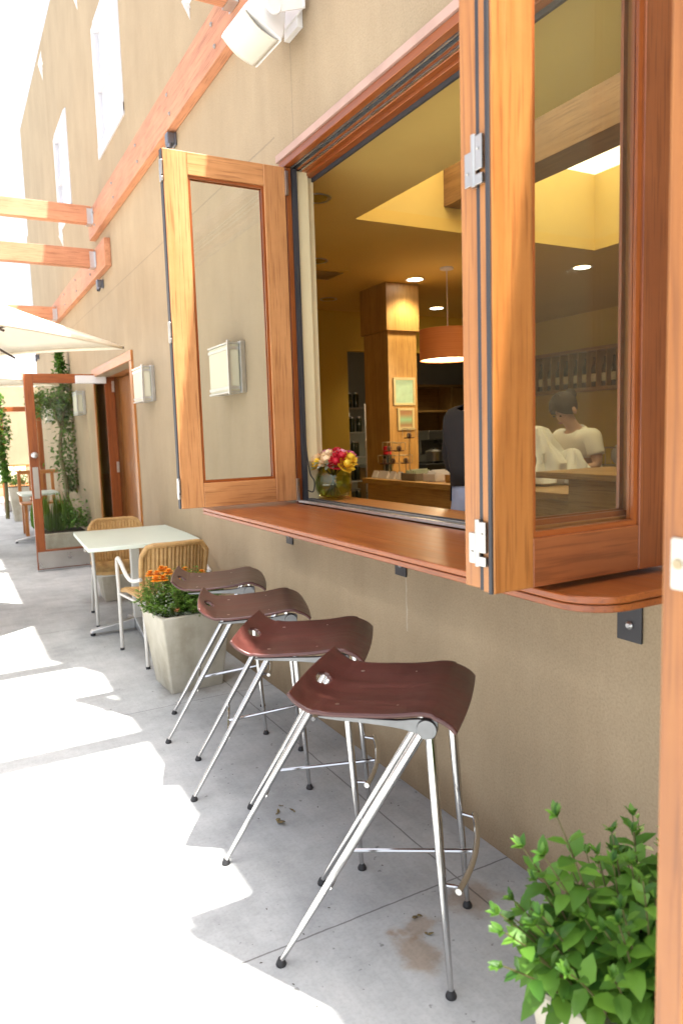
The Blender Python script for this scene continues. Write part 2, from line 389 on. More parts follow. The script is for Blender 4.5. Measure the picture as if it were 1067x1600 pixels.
        if solid: md = o.modifiers.new('solid', 'SOLIDIFY'); md.thickness = solid; md.offset = 0
        if sub: md = o.modifiers.new('sub', 'SUBSURF'); md.levels = sub; md.render_levels = sub
        if bevel:
            md = o.modifiers.new('bevel', 'BEVEL'); md.width = bevel; md.segments = seg; md.limit_method = 'ANGLE'; md.angle_limit = R(40)
            md.harden_normals = True
        return o
def thing(name, label, cat, loc=(0, 0, 0), rz=0, group=None):
    o = bpy.data.objects.new(name, None); COL.objects.link(o); o.empty_display_size = 0.1
    o.location = loc; o.rotation_euler = (0, 0, rz)
    o['label'] = label; o['category'] = cat
    if group: o['group'] = group
    return o
def tag(o, label, cat, group=None, kind=None):
    if label: o['label'] = label
    if cat: o['category'] = cat
    if group: o['group'] = group
    if kind: o['kind'] = kind
    return o
def dup(root, loc, rz, label, group=None, scale=None):
    def cp(o, par):
        c = o.copy(); COL.objects.link(c)
        if par: c.parent = par
        for ch in o.children: cp(ch, c)
        return c
    c = cp(root, None); c.location = loc; c.rotation_euler = (0, 0, rz); c['label'] = label
    if group: c['group'] = group
    if scale: c.scale = scale
    return c
def at(M): return Matrix(M) if not isinstance(M, Matrix) else M

# ------------------------------------------------------------------ ground
g = MB(); g.add([(-400, -300, 0), (400, -300, 0), (400, 500, 0), (-400, 500, 0)], [(0, 1, 2, 3)])
tag(g.build('patio_ground', CONC), 'pale grey concrete patio with score joints and sunlit patches', None, kind='structure')

# ------------------------------------------------------------------ cafe building
cafe = thing('cafe_building', 'tan stucco cafe building with wood framed openings and white upper windows', 'building')
def wall_yz(mb, x0, x1, ys, zs, solid, mi=0):
    """front/back faces and reveals of a wall in the y-z plane; solid(yc, zc) tells where it is filled"""
    F = [[solid((ys[i]+ys[i+1])/2, (zs[j]+zs[j+1])/2) for j in range(len(zs)-1)] for i in range(len(ys)-1)]
    for i in range(len(ys)-1):
        for j in range(len(zs)-1):
            if not F[i][j]: continue
            a, b, c, d = ys[i], ys[i+1], zs[j], zs[j+1]
            mb.add([(x0, a, c), (x0, b, c), (x0, b, d), (x0, a, d)], [(0, 3, 2, 1)][::1], mi)
            mb.add([(x1, a, c), (x1, b, c), (x1, b, d), (x1, a, d)], [(0, 1, 2, 3)], mi)
            nb = lambda ii, jj: 0 <= ii < len(F) and 0 <= jj < len(F[0]) and F[ii][jj]
            if not nb(i-1, j): mb.add([(x0, a, c), (x1, a, c), (x1, a, d), (x0, a, d)], [(0, 1, 2, 3)], mi)
            if not nb(i+1, j): mb.add([(x0, b, c), (x1, b, c), (x1, b, d), (x0, b, d)], [(0, 3, 2, 1)], mi)
            if not nb(i, j-1): mb.add([(x0, a, c), (x1, a, c), (x1, b, c), (x0, b, c)], [(0, 3, 2, 1)], mi)
            if not nb(i, j+1): mb.add([(x0, a, d), (x1, a, d), (x1, b, d), (x0, b, d)], [(0, 1, 2, 3)], mi)
BW = (1.04, 3.25, 1.03, 2.70)     # bar window opening
DW = (6.62, 8.42, 0.0, 2.10)      # doorway
ND = (-0.45, 0.47, 0.0, 2.75)     # doorway beside the camera
UW = [(6.32, 7.36, 4.10, 5.24), (9.12, 10.1, 4.10, 5.22)]
def solid(y, z):
    for a, b, c, d in [BW, DW, ND]+UW:
        if a < y < b and c < z < d: return False
    if y < 2.9 and z > 5.1: return False
    return True
mb = MB()
wall_yz(mb, 0, 0.12, [-8, ND[0], ND[1], BW[0], 2.9, BW[1], UW[0][0], DW[0], UW[0][1], DW[1], UW[1][0], UW[1][1], 13.7],
        [0, BW[2], DW[3], BW[3], ND[3], 4.10, 5.1, 5.22, 5.24, 6.66], solid)
mb.build('wall', STUCCO, cafe, smooth=False)
for q_ in ((0.003, 8, 13.58, 13.697, 0, 6.66), (0.12, 8, 4.45, 4.57, 3.45, 6.66), (0.30, 0.42, 13.7, 16.6, 0, 5.66), (0.303, 8, 16.6, 16.72, 0, 5.66)):
    mb = MB(); mb.box(*q_); mb.build('side_wall', STUCCO, cafe, smooth=False)
mb = MB()
mb.box(0.12, 8, 4.57, 13.58, 6.30, 6.42); mb.box(0.12, 5.4, -8, 1.70, 3.30, 3.45); mb.box(3.0, 5.4, 1.70, 4.45, 3.30, 3.45)
mb.box(0.12, 0.75, 1.70, 4.45, 3.30, 3.45); mb.box(0.42, 8, 13.7, 16.6, 5.40, 5.5); mb.box(0.75, 3.0, 4.05, 4.45, 3.30, 3.45)
mb.build('roof', GREYP, cafe, smooth=False)
for (a, b, c, d) in UW:                                   # upper windows
    f = MB(); t_ = 0.075
    f.box(-0.012, 0.07, a-0.02, a+t_, c, d); f.box(-0.012, 0.07, b-t_, b+0.02, c, d)
    f.box(-0.012, 0.07, a+t_, b-t_, d-t_, d+0.02); f.box(-0.016, 0.072, a-0.02, b+0.02, c-0.03, c+t_)
    f.box(0.0, 0.06, a+t_, b-t_, (c+d)/2-0.03, (c+d)/2+0.03)
    fo = f.build('window', WHITE, cafe, bevel=0.004)
    p = MB(); p.box(0.035, 0.042, a+t_, b-t_, c+t_, d-t_); p.build('pane', HAZYG, fo)
f = MB(); f.box(0.26, 0.34, 14.2, 16.3, 3.85, 3.95); f.box(0.26, 0.34, 14.2, 16.3, 5.1, 5.2); f.box(0.26, 0.34, 14.2, 14.3, 3.95, 5.1); f.box(0.26, 0.34, 16.2, 16.3, 3.95, 5.1); f.box(0.26, 0.34, 15.2, 15.28, 3.95, 5.1)
fo = f.build('window', WHITE, cafe, bevel=0.004)
p = MB(); p.box(0.285, 0.297, 14.3, 16.2, 3.95, 5.1); p.build('pane', pm('green_glass', (0.30, 0.40, 0.36), 0.1), fo)

# interior shell
mb = MB()
wx = lambda m_, x0, x1, y, y1, z0, z1: m_.box(x0, x1, y, y1, z0, z1)
wx(mb, 0.12, 2.43, 7.0, 7.1, 0, 2.72); wx(mb, 2.43, 4.4, 7.0, 7.1, 2.30, 2.72); wx(mb, 4.4, 5.2, 7.0, 7.1, 0, 2.72)
mb.box(5.2, 5.3, -1.5, 7.1, 0, 2.72); mb.box(0.12, 5.2, -1.6, -1.5, 0, 2.72)
mb.build('interior_wall', MUST, cafe, smooth=False)
mb = MB()
mb.box(2.0, 7.5, 10, 10.1, 0, 2.72); mb.box(1.9, 2.0, 7.1, 10.1, 0, 2.72); mb.box(7.4, 7.5, 7.1, 10, 0, 2.72); mb.box(5.3, 7.4, 7.0, 7.1, 0, 2.72)
mb.build('kitchen_wall', GREYP, cafe, smooth=False)
HX0, HX1, HY0, HY1 = 0.83, 2.92, 1.75, 4.0
mb = MB()
mb.box(0.12, HX0, -1.5, 7.0, 2.72, 2.80); mb.box(HX1, 5.2, -1.5, 7.0, 2.72, 2.80)
mb.box(HX0, HX1, HY1, 7.0, 2.72, 2.80); mb.box(HX0, HX1, -1.5, HY0, 2.72, 2.80); mb.box(2.0, 7.4, 7.1, 10, 2.72, 2.80)
mb.build('ceiling', CEIL, cafe, smooth=False)
mb = MB()
mb.box(HX0-.05, HX0, HY0, HY1, 2.80, 3.27); mb.box(HX1, HX1+.05, HY0, HY1, 2.80, 3.27)
mb.box(HX0-.05, HX1+.05, HY1, HY1+.05, 2.80, 3.27); mb.box(HX0-.05, HX1+.05, HY0-.05, HY0, 2.80, 3.27)
mb.build('skylight_well', pm('well_paint', (0.66, 0.50, 0.17), 0.7, 0, 0.04, 3), cafe, smooth=False)
m, t, b = newmat('skylight_panel'); t.nodes.remove(b)
tl = N(t, 'ShaderNodeBsdfTranslucent'); t.links.new(ramp(t, noise_(t, coords(t), 3), [(0.3, (0.66, 0.60, 0.46)), (0.7, (0.72, 0.66, 0.52))]), tl.inputs['Color'])
t.links.new(tl.outputs[0], t.nodes['Material Output'].inputs['Surface'])
mb = MB(); mb.box(HX0-.05, HX1+.05, HY0-.05, HY1+.05, 3.272, 3.280); mb.build('skylight', m, cafe, smooth=False)
mb = MB(); mb.box(1.51, 1.75, HY0, HY1, 2.87, 3.20, 1); mb.build('ceiling_beam', BEAMW, cafe, bevel=0.004)
mb = MB(); mb.box(0.12, 5.2, -1.5, 7.0, 0.004, 0.01); mb.box(2.0, 7.4, 7.1, 10, 0.004, 0.01)
mb.build('interior_floor', pm('interior_floor', (0.20, 0.13, 0.07), 0.4), cafe, smooth=False)
for q_ in ((0.121, 0.16, 3.251, 6.5, 0.01, 2.72), (0.121, 0.16, -1.5, 0.99, 0.01, 2.72), (1.2, 1.26, 7.1, 9.0, 0, 2.72)):
    mb = MB(); mb.box(*q_); mb.build('interior_lining', CREAM, cafe, smooth=False)
mb = MB(); mb.box(0.121, 0.135, 0.99, 3.27, 0.01, 1.03); mb.build('interior_apron', CREAM, cafe, smooth=False)

# bar window frame: head, jambs, sill track
y0, y1, z0, z1 = BW
mb = MB()
mb.box(-0.006, 0.028, y0, y1+0.03, z1-0.040, z1-0.006, 1)      # outer trim board and head
mb.box(0.028, 0.060, y0, y1, z1-0.028, z1, 1)
mb.box(0.060, 0.075, y0, y1, z1-0.044, z1, 1)
mb.box(0.087, 0.112, y0, y1, z1-0.052, z1, 1)
mb.box(0.112, 0.150, y0, y1, z1-0.066, z1, 1)
mb.box(0.0, 0.028, y1-0.03, y1, z0, z1-0.042, 2)
mb.build('window_head', RED, cafe, bevel=0.003)
mb = MB(); mb.box(-0.016, -0.001, y0, y1+0.045, z1-0.0055, z1+0.028); mb.build('skylit_trim_strip', pm('skylit_trim_tone', (0.42, 0.27, 0.22), 0.6), cafe, bevel=0.002)  # strip of trim face, sky light painted in as a pale colour
mb = MB(); mb.box(0.076, 0.086, y0, y1, z1-0.048, z1); mb.box(0.030, 0.034, y0, y1, z1-0.044, z1-0.028); mb.box(0.054, 0.058, y0, y1, z1-0.044, z1-0.028)
mb.build('head_track', ALU, cafe)
mb = MB(); mb.box(0.150, 0.162, y0, y1, z1-0.082, z1); mb.box(0.028, 0.052, y1-0.045, y1-0.002, z0+0.02, z1-0.05); mb.box(0.034, 0.054, y0, y1, z1-0.034, z1-0.0285)
mb.build('head_gasket', GASKET, cafe)
mb = MB(); mb.box(0.05, 0.118, y1-0.028, y1, z0+0.03, z1-0.052); mb.build('jamb_reveal', CREAM, cafe)
mb = MB(); mb.box(0.003, 0.022, y0, y1-0.03, 1.066, 1.078); mb.box(0.050, 0.058, y0, y1-0.03, 1.066, 1.080)
mb.build('sill_track', ALU, cafe, bevel=0.001)
mb = MB(); mb.box(0.022, 0.050, y0, y1-0.03, 1.066, 1.071); mb.box(0.058, 0.075, y0, y1-0.03, 1.066, 1.083)
mb.build('sill_gasket', GASKET, cafe)
# inner counter behind the window
mb = MB(); mb.box(0.076, 0.30, y0-0.05, y1+0.05, 1.03, 1.074, 1); mb.build('inner_ledge', WARM, cafe, bevel=0.004)

# outer bar ledge with a rounded near corner
mb = MB()
def ledge_poly(z):
    pts = [(-0.002, 3.42, z), (-0.40, 3.42, z), (-0.437, 3.38, z)]
    for i in range(9):
        a = R(180+90*i/8); pts.append((-0.337+0.10*math.cos(a), 1.06+0.10*math.sin(a), z))
    pts.append((-0.002, 0.96, z)); return pts[::-1]
mb.prism(ledge_poly(1.0455), (0, 0, 0.0165), 1)
top = mb.build('bar_ledge', RED, cafe, bevel=0.004)
mb = MB()
mb.prism([(p[0]*1.006+0.004, p[1], p[2]) for p in ledge_poly(1.029)], (0, 0, 0.0155), 1)
mb.build('lower_layer', RED, top, bevel=0.003)
for yb in (3.33, 2.30, 1.235):
    mb = MB(); mb.box(-0.008, -0.002, yb-0.04, yb+0.035, 0.845, 1.027); mb.box(-0.30, -0.008, yb-0.012, yb-0.004, 1.000, 1.027)
    br = mb.build('bracket', IRON, top, bevel=0.001)
    mb = MB(); mb.lathe([(0.011, 0), (0.011, 0.004), (0.006, 0.009), (0.0, 0.009)], (-0.008, yb-0.005, 0.888), 10, axis=(-1, 0, 0)); mb.build('bolt', ALU, br)

# folding window panels (perpendicular to the wall)
def sash(xo, xi, ya, yb, za, zb, stile, rail, gname='folding_sash', gk=(.008, .008), alt=0, base=None):
    ym = (ya+yb)/2
    mb = MB()
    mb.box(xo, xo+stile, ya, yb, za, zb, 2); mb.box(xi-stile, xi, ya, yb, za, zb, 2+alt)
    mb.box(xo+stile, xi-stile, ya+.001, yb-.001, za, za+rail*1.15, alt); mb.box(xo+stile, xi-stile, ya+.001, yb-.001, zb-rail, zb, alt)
    so_ = mb.build(gname, (base or WARM)+DEEPRED, cafe, bevel=0.003)
    mb = MB()   # glazing beads
    a, b, c, d = xo+stile, xi-stile, za+rail*1.15, zb-rail
    for q0, q1 in ((ya+.008, ya+.016), (yb-.016, yb-.008)):
        mb.box(a, a+.012, q0, q1, c, d, 2); mb.box(b-.012, b, q0, q1, c, d, 2); mb.box(a+.012, b-.012, q0, q1, c, c+.012, 0); mb.box(a+.012, b-.012, q0, q1, d-.012, d, 0)
    mb.build('glazing_bead', RED, so_)
    mb = MB(); mb.box(a, b, ym-.003, ym+.003, c, d); mb.build('pane', GLASS, so_)
    mb = MB(); mb.box(xo-.005, xo-.001, ya+gk[0], yb-gk[1], za, zb); mb.build('gasket', GASKET, so_)
    return so_
def hinge(par, x, y, z, h=0.10, wide=0.06):
    mb = MB()
    mb.tube([(x, y, z-h/2), (x, y, z+h/2)], 0.0065, 10)
    mb.box(x-.003, x+.004, y-wide/2, y, z-h*.2, z+h*.45); mb.box(x-.003, x+.004, y, y+wide/2, z-h*.45, z+h*.2)
    mb.box(x-.004, x+.004, y-wide/2-.001, y-wide*.1, z-h*.48, z-h*.28)
    for dz in (-.33, 0.33): mb.lathe([(0.004, 0), (0.0, .002)], (x-.004, y+wide*.3*(1 if dz < 0 else -1), z+dz*h*.6), 6, axis=(-1, 0, 0))
    mb.build('hinge', pm('satin_nickel_%d' % len(bpy.data.materials), (0.50, 0.49, 0.46), 0.34, 1), par, bevel=0.001)
pl_ = sash(-0.585, -0.006, 3.215, 3.262, 1.078, 2.655, 0.108, 0.098, base=SUNLITW)
for z in (1.17, 1.87, 2.56): hinge(pl_, -0.594, 3.225, z, 0.095, 0.034)
for z in (1.13, 2.58):
    mb = MB(); mb.box(-0.010, 0.004, 3.200, 3.2148, z-.055, z+.055); mb.build('jamb_hinge', STEEL, pl_, bevel=0.001)
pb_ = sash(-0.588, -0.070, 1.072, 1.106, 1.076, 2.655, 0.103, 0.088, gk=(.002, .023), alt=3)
pa_ = sash(-0.580, -0.022, 1.118, 1.172, 1.078, 2.655, 0.106, 0.10, gk=(-.012, .054))
for z in (1.175, 1.90, 2.60): hinge(pb_, -0.594, 1.113, z, 0.095, 0.050)

# door beside the camera, swung out, edge on
mb = MB()
mb.box(-0.812, -0.712, 0.490, 0.527, 0.02, 2.70, 2); mb.box(-0.12, -0.02, 0.490, 0.527, 0.02, 2.70, 2)
mb.box(-0.712, -0.12, 0.491, 0.526, 0.02, 0.24, 0); mb.box(-0.712, -0.12, 0.491, 0.526, 2.60, 2.70, 0)
nd = mb.build('door', WARM, cafe, bevel=0.003)
nd['label'] = 'warm wood glazed door swung open beside the camera, seen on its edge'
mb = MB(); mb.box(-0.712, -0.12, 0.506, 0.512, 0.24, 2.60); mb.build('pane', GLASS, nd)
mb = MB(); n_ = 20
def stadium(hw, hh, n=10):
    return [(hw*math.cos(R(180*i/n)), hh-hw+hw*math.sin(R(180*i/n))) for i in range(n+1)] + [(-hw*math.cos(R(180*i/n)), -hh+hw-hw*math.sin(R(180*i/n))) for i in range(n+1)]
zc = 1.246
def rrect(hw, hh, r, n=4):
    o = []
    for cx, cz, a0 in ((hw-r, hh-r, 0), (-hw+r, hh-r, 90), (-hw+r, -hh+r, 180), (hw-r, -hh+r, 270)):
        for i in range(n+1): o.append((cx+r*math.cos(R(a0+90*i/n)), cz+r*math.sin(R(a0+90*i/n))))
    return o
mb.prism([(-0.8125, 0.5055+a, zc+b) for a, b in rrect(0.0090, 0.029, 0.0035)], (-0.002, 0, 0))
sp = mb.build('strike_plate', pm('nickel_plate', (0.50, 0.48, 0.43), 0.38, 0.9), nd, bevel=0.0006)
mb = MB(); mb.lathe([(0.0062, 0), (0.0058, .0012), (0.0035, .0016), (0, .001)], (-0.8146, 0.5055, zc), 16, axis=(-1, 0, 0))
mb.build('latch_bore', pm('brass_bore', (0.35, 0.30, 0.20), 0.35, 0.9), sp)
for dz in (-.023, .023): mb = MB(); mb.lathe([(0.0026, 0), (0.0018, .001), (0, .001)], (-0.8146, 0.5055, zc+dz), 10, axis=(-1, 0, 0)); mb.build('screw', STEEL, sp)

# far doorway: frame, closed plank leaf, open glazed leaf
mb = MB()
mb.box(-0.02, 0.29, 6.53, 6.62, 0, 2.10, 2); mb.box(-0.02, 0.29, 8.42, 8.50, 0, 2.10, 2); mb.box(-0.022, 0.292, 6.53, 8.50, 2.102, 2.19, 1)
mb.build('door_frame', WARM, cafe, bevel=0.004)
mb = MB()
for i in range(12): mb.box(0.250, 0.285, 6.63+i*0.145, 6.63+i*0.145+0.142, 0.02, 2.09, 2)
mb.build('plank_door', PLANK, cafe, bevel=0.003)
def glazed_door(par_y, x0, x1, zt, name='glazed_door', z0=0.02, st=0.095):
    ya, yb = par_y, par_y+0.045
    mb = MB()
    mb.box(x0, x0+st, ya, yb, z0, zt, 2); mb.box(x1-st-0.01, x1, ya, yb, z0, zt, 2)
    mb.box(x0+st, x1-st-.01, ya+.001, yb-.001, z0, 0.235, 0); mb.box(x0+st, x1-st-.01, ya+.001, yb-.001, zt-0.10, zt, 0)
    d = mb.build(name, RED, cafe, bevel=0.003)
    mb = MB(); mb.box(x0+st, x1-st-.01, ya+.019, ya+.025, 0.235, zt-.10); mb.build('pane', GLASS, d)
    mb = MB(); mb.box(x0+.012, x1-.012, ya-.004, ya-.0005, 0.03, 0.215); mb.build('kick_plate', STEEL, d, bevel=0.001)
    mb = MB(); mb.box(x0-.002, x1, ya-.006, yb+.006, 0.006, 0.0195); mb.build('sweep', ALU, d)
    mb = MB(); mb.box(x0+.022, x0+.078, ya-.004, ya-.0005, 0.80, 1.14); mb.build('push_plate', STEEL, d, bevel=0.001)
    mb = MB(); mb.lathe([(0.030, 0), (0.032, .008), (0.018, .016), (0.022, .03), (0.034, .045), (0.03, .06), (0, .066)], (x0+.05, ya, 1.27), 16, axis=(0, -1, 0)); mb.build('knob', ALU, d)
    return d
gd = glazed_door(8.36, -0.74, 0.195, 2.135)
mb = MB(); mb.box(-0.22, 0.10, 8.30, 8.359, 2.03, 2.115); cl = mb.build('door_closer', PLASTIC, gd, bevel=0.006)
mb = MB(); mb.tube([(0.06, 8.31, 2.12), (0.08, 8.12, 2.13), (0.03, 7.7, 2.13)], 0.008, 6); mb.build('arm', STEEL, cl)
for z in (2.0, 1.1, 0.3):
    mb = MB(); mb.box(0.165, 0.192, 8.352, 8.3595, z-.06, z+.06); mb.build('hinge', STEEL, gd, bevel=0.001)
glazed_door(16.2, -0.56, 0.27, 2.15)

# ------------------------------------------------------------------ pergola on the wall
perg = thing('pergola', 'salmon stained timber pergola ledgers and joists bolted high on the wall', 'pergola', (0, 3, 0))
mb = MB(); mb.box(-0.062, -0.001, -2.0, 7.86, 3.43, 3.70, 1); la = mb.build('ledger', PERG, perg, bevel=0.004)
mb = MB(); mb.box(-0.060, -0.001, 7.16, 13.4, 3.04, 3.30, 1); lb = mb.build('ledger', PERG, perg, bevel=0.004)
BOLT = pm('galvanised_bolt', (0.30, 0.27, 0.25), 0.55, 0.5)
for k, lz, lo, yy in ((la, 3.43, 3.55, [3.0+0.9*i for i in range(-3, 6)]), (lb, 3.04, 3.17, [7.9+0.9*i for i in range(6)])):
    for y in yy:
        for dz in (.07, .20): mb = MB(); mb.lathe([(0.013, 0), (0.013, .005), (0.007, .012), (0, .012)], (-0.0615, y+dz*.3, lz+dz), 8, axis=(-1, 0, 0)); mb.build('bolt', BOLT, k)
def joist(y, zb, h, par, xe=-4.2):
    mb = MB(); mb.box(xe, -0.070, y-0.045, y+0.045, zb, zb+h, 0); j = mb.build('joist', PERG, perg, bevel=0.004)
    mb = MB()
    mb.box(-0.115, -0.064, y-0.050, y-0.0455, zb-.004, zb+h*.85); mb.box(-0.115, -0.064, y+0.0455, y+0.050, zb-.004, zb+h*.85); mb.box(-0.115, -0.064, y-.05, y+.05, zb-.008, zb-.0045)
    mb.box(-0.066, -0.063, y-0.085, y+0.085, zb, zb+h*.85)
    mb.build('joist_hanger', ALU, j)
joist(2.27, 3.47, 0.19, la); joist(3.60, 3.545, 0.19, la); joist(7.66, 3.54, 0.165, la)
joist(7.66, 3.12, 0.175, lb); joist(10.55, 3.05, 0.16, lb); joist(13.0, 3.05, 0.16, lb)
for y in (2.27, 3.6, 7.66, 10.55, 13.0):
    mb = MB(); mb.box(-4.14, -4.0, y+.05, y+.19, 0, 3.8, 2); mb.build('post', PERG, perg, bevel=0.004)

# ------------------------------------------------------------------ wall fixtures
DARKM = pm('dark_bronze', (0.16, 0.17, 0.20), 0.4, 0.7)
SP_ = [(4.93, 3.385, 'small dark wall spotlight under the ledger above the open window panel'),
       (7.62, 2.965, 'small dark wall spotlight just below the lower ledger joint'),
       (13.4, 2.86, 'small dark wall spotlight at the far end of the lower ledger')]
for y, z, lab in SP_:
    t_ = thing('wall_spotlight', lab, 'spotlight', (0, y, z), group='dark wall spotlights below the ledger')
    mb = MB(); mb.box(-0.016, -0.001, y-.035, y+.035, z-.045, z+.04); mb.box(-0.065, -0.016, y-.032, y+.032, z-.035, z+.035); mb.build('housing', DARKM, t_, bevel=0.006)
    mb = MB(); mb.lathe([(0.020, 0), (0.020, .04), (0.017, .042), (0.015, .02), (0, .02)], (-0.045, y-.01, z-.035), 14, axis=(-0.3, -0.35, -1)); mb.build('barrel', DARKM, t_)
SC = [(4.03, 1.785, 'boxy cream glass wall sconce seen through the open left window panel'),
      (6.02, 1.845, 'boxy cream glass wall sconce beside the far doorway'),
      (9.3, 1.86, 'boxy cream glass wall sconce seen through the open glazed door'),
      (12.3, 1.86, 'boxy cream glass wall sconce farthest along the wall behind the vine')]
for y, z, lab in SC:
    t_ = thing('wall_sconce', lab, 'wall lamp', (0, y, z), group='cream glass wall sconces')
    hw = 0.17
    mb = MB(); mb.box(-0.030, -0.001, y-hw-.025, y+hw+.025, z-.138, z+.145); mb.build('back_plate', ALU, t_, bevel=0.002)
    mb = MB(); mb.box(-0.090, -0.031, y-hw, y+hw, z-.13, z+.13); mb.build('shade', FROST, t_, bevel=0.003)
    mb = MB()
    for zz in (-.118, .10): mb.box(-0.094, -0.031, y-hw-.004, y+hw+.004, z+zz, z+zz+.016)
    mb.box(-0.100, -0.086, y-hw-.010, y-hw+.004, z-.15, z+.15); mb.box(-0.096, -0.031, y-hw-.006, y+hw+.006, z+.131, z+.140); mb.box(-0.096, -0.031, y-hw-.006, y+hw+.006, z-.140, z-.131)
    mb.build('metal_band', ALU, t_)
STARW = pm('white_star_metal', (0.75, 0.75, 0.76), 0.4, 0, 0.03)
for y, z, s_, lab in [(4.5, 4.02, .09, 'white pointed star ornament near the top of the wall above the joist'), (10.67, 6.36, .19, 'white pointed star ornament high on the wall near the roof edge'),
                      (9.95, 3.99, .12, 'white pointed star ornament below the farther upper window'), (8.0, 5.86, .14, 'white pointed star ornament left of the taller window top')]:
    mb = MB(); pts = []
    for i in range(16):
        a = R(90+i*22.5); r_ = s_*(1 if i % 4 == 0 else .55 if i % 4 == 2 else .2); pts.append((-0.001, y+r_*.6*math.cos(a), z+r_*math.sin(a)))
    n = len(pts)
    mb.add(pts+[(-0.05, y, z)], [(i, n, (i+1) % n) for i in range(n)]+[list(range(n))])
    tag(mb.build('star_ornament', STARW, None, smooth=False), lab, 'star ornament', 'white stars on the wall')

# speaker
spk = thing('wall_speaker', 'white outdoor loudspeaker tilted down on a wall bracket', 'speaker', (-0.22, 3.05, 3.1))
th, ph = 1.058, 0.044
u = Vector((math.sin(th), 0, -math.cos(th))); vv = Vector((0, -1, 0)); rz = Matrix.Rotation(ph, 3, 'Z'); u = rz @ u; vv = rz @ vv
nn = u.cross(vv); nn = nn if nn.z < 0 else -nn
c0 = Vector((-.219, 3.051, 3.100))
MS = Matrix((( u.x, vv.x, nn.x, c0.x), (u.y, vv.y, nn.y, c0.y), (u.z, vv.z, nn.z, c0.z), (0, 0, 0, 1)))
mb = MB(); mb.M = MS
L2, V2 = 0.090, 0.127
def sec(s1, s2, z): return [Vector((a*s1, b*s2, z)) for a, b in rrect(1, 1, 0.10, 3)]
rings = [sec(L2*.50, V2*.62, -.165), sec(L2*.68, V2*.74, -.15), sec(L2*.98, V2*.97, -.055), sec(L2*1.06, V2*1.04, -.022), sec(L2*1.06, V2*1.04, -.002), sec(L2*.98, V2*.98, 0.0)]
k = len(rings[0]); vs = [p for r_ in rings for p in r_]
mb.add(vs, [(i*k+j, i*k+(j+1) % k, (i+1)*k+(j+1) % k, (i+1)*k+j) for i in range(len(rings)-1) for j in range(k)]+[list(range(k))[::-1], list(range((len(rings)-1)*k, len(rings)*k))])
mb.build('cabinet', PLASTIC, spk)
mb = MB(); mb.M = MS
rows = [[(L2*.95*(i/6-1)*1.0 if False else L2*.95*(2*i/10-1), V2*.95*(2*j/10-1), 0.004+0.018*(1-(2*i/10-1)**2)) for j in range(11)] for i in range(11)]
mb.grid(rows); gr = mb.build('grille', GRILLE, spk, solid=0.003)
mb = MB(); mb.M = MS; mb.box(-.012, .012, V2*.72, V2*.78, .010, .0145); mb.build('badge', ALU, gr)
mb = MB()
for sgn in (-1, 1):
    e = c0 - nn*.085 + vv*sgn*0.145
    mb.M = Matrix.Translation(e) @ vv.to_track_quat('Z', 'Y').to_matrix().to_4x4()
    mb.lathe([(0.034, -.006), (0.036, 0), (0.034, .006)], (0, 0, 0), 16)
    mb.M = None
    w0 = Vector((-0.03, e.y, e.z+.05)); d = (w0-e); sd = Vector((0, 0, 1)).cross(d).normalized()*0; q = d.cross(Vector((0, 1, 0))).normalized()*.026
    mb.prism([e+q, e-q, w0-q, w0+q], (0, .007*sgn, 0))
mb.box(-0.034, -0.026, c0.y-.15, c0.y+.15, c0.z+.10, c0.z+.155); mb.box(-0.028, -0.001, c0.y-.07, c0.y+.07, c0.z+.06, c0.z+.20)
mb.build('bracket', PLASTIC, spk, bevel=0.002)

# ------------------------------------------------------------------ bar stools
PROF = [(-.167, .758), (-.152, .740), (-.135, .727), (-.11, .715), (-.07, .708), (-.02, .709), (.03, .712), (.08, .715), (.125, .721), (.165, .727), (.195, .725), (.22, .716), (.238, .705), (.25, .692)]
def spline(P, k):
    out = []
    for i in range(len(P)-1):
        p0, p1, p2, p3 = P[max(i-1, 0)], P[i], P[i+1], P[min(i+2, len(P)-1)]
        for j in range(k):
            t = j/k
            out.append(tuple(.5*((2*b)+(-a+c)*t+(2*a-5*b+4*c-d)*t*t+(-a+3*b-3*c+d)*t**3) for a, b, c, d in zip(p0, p1, p2, p3)))
    return out+[tuple(P[-1])]
stool = thing('bar_stool', 'dark walnut bar stool with chrome legs, largest and nearest the camera', 'bar stool', (0, 0, 0), group='walnut bar stools along the ledge')
pp = spline(PROF, 5)
mb = MB(); NG = 44
def seatp(i, j):
    s_, z_ = pp[i]; f = j/NG*2-1
    hw = .2 + .012*max(0, (i-len(pp)*.6)/len(pp))
    zz = z_ + 0.006*f*f*(1 if -.1 < s_ < .2 else .4)
    bow = -0.010*(1-f*f) if i < 10 else (0.010*(1-f*f) if i > len(pp)-10 else 0)
    return (s_+bow*(1-i/10 if i < 10 else (i-len(pp)+10)/10), f*hw, zz)
n = NG+1
vs = [seatp(i, j) for i in range(len(pp)) for j in range(n)]
def inslot(i, j):
    p = Vector(vs[i*n+j])+Vector(vs[(i+1)*n+j+1]); p /= 2
    return (p.y/.034)**2+((p.x+.140)/.019)**2 < 1
fs = [(i*n+j, (i+1)*n+j, (i+1)*n+j+1, i*n+j+1) for i in range(len(pp)-1) for j in range(NG) if not inslot(i, j)]
mb.add(vs, fs)
seat = mb.build('seat', WALNUT[0], stool, solid=0.0095)
for sx in (-.06, .10):
    for sy in (-.13, .13): mb = MB(); mb.lathe([(0.0065, 0), (.006, .0018), (0, .0022)], (sx, sy, .7135 if sx < 0 else .7225), 10); mb.build('screw', STEEL, seat)
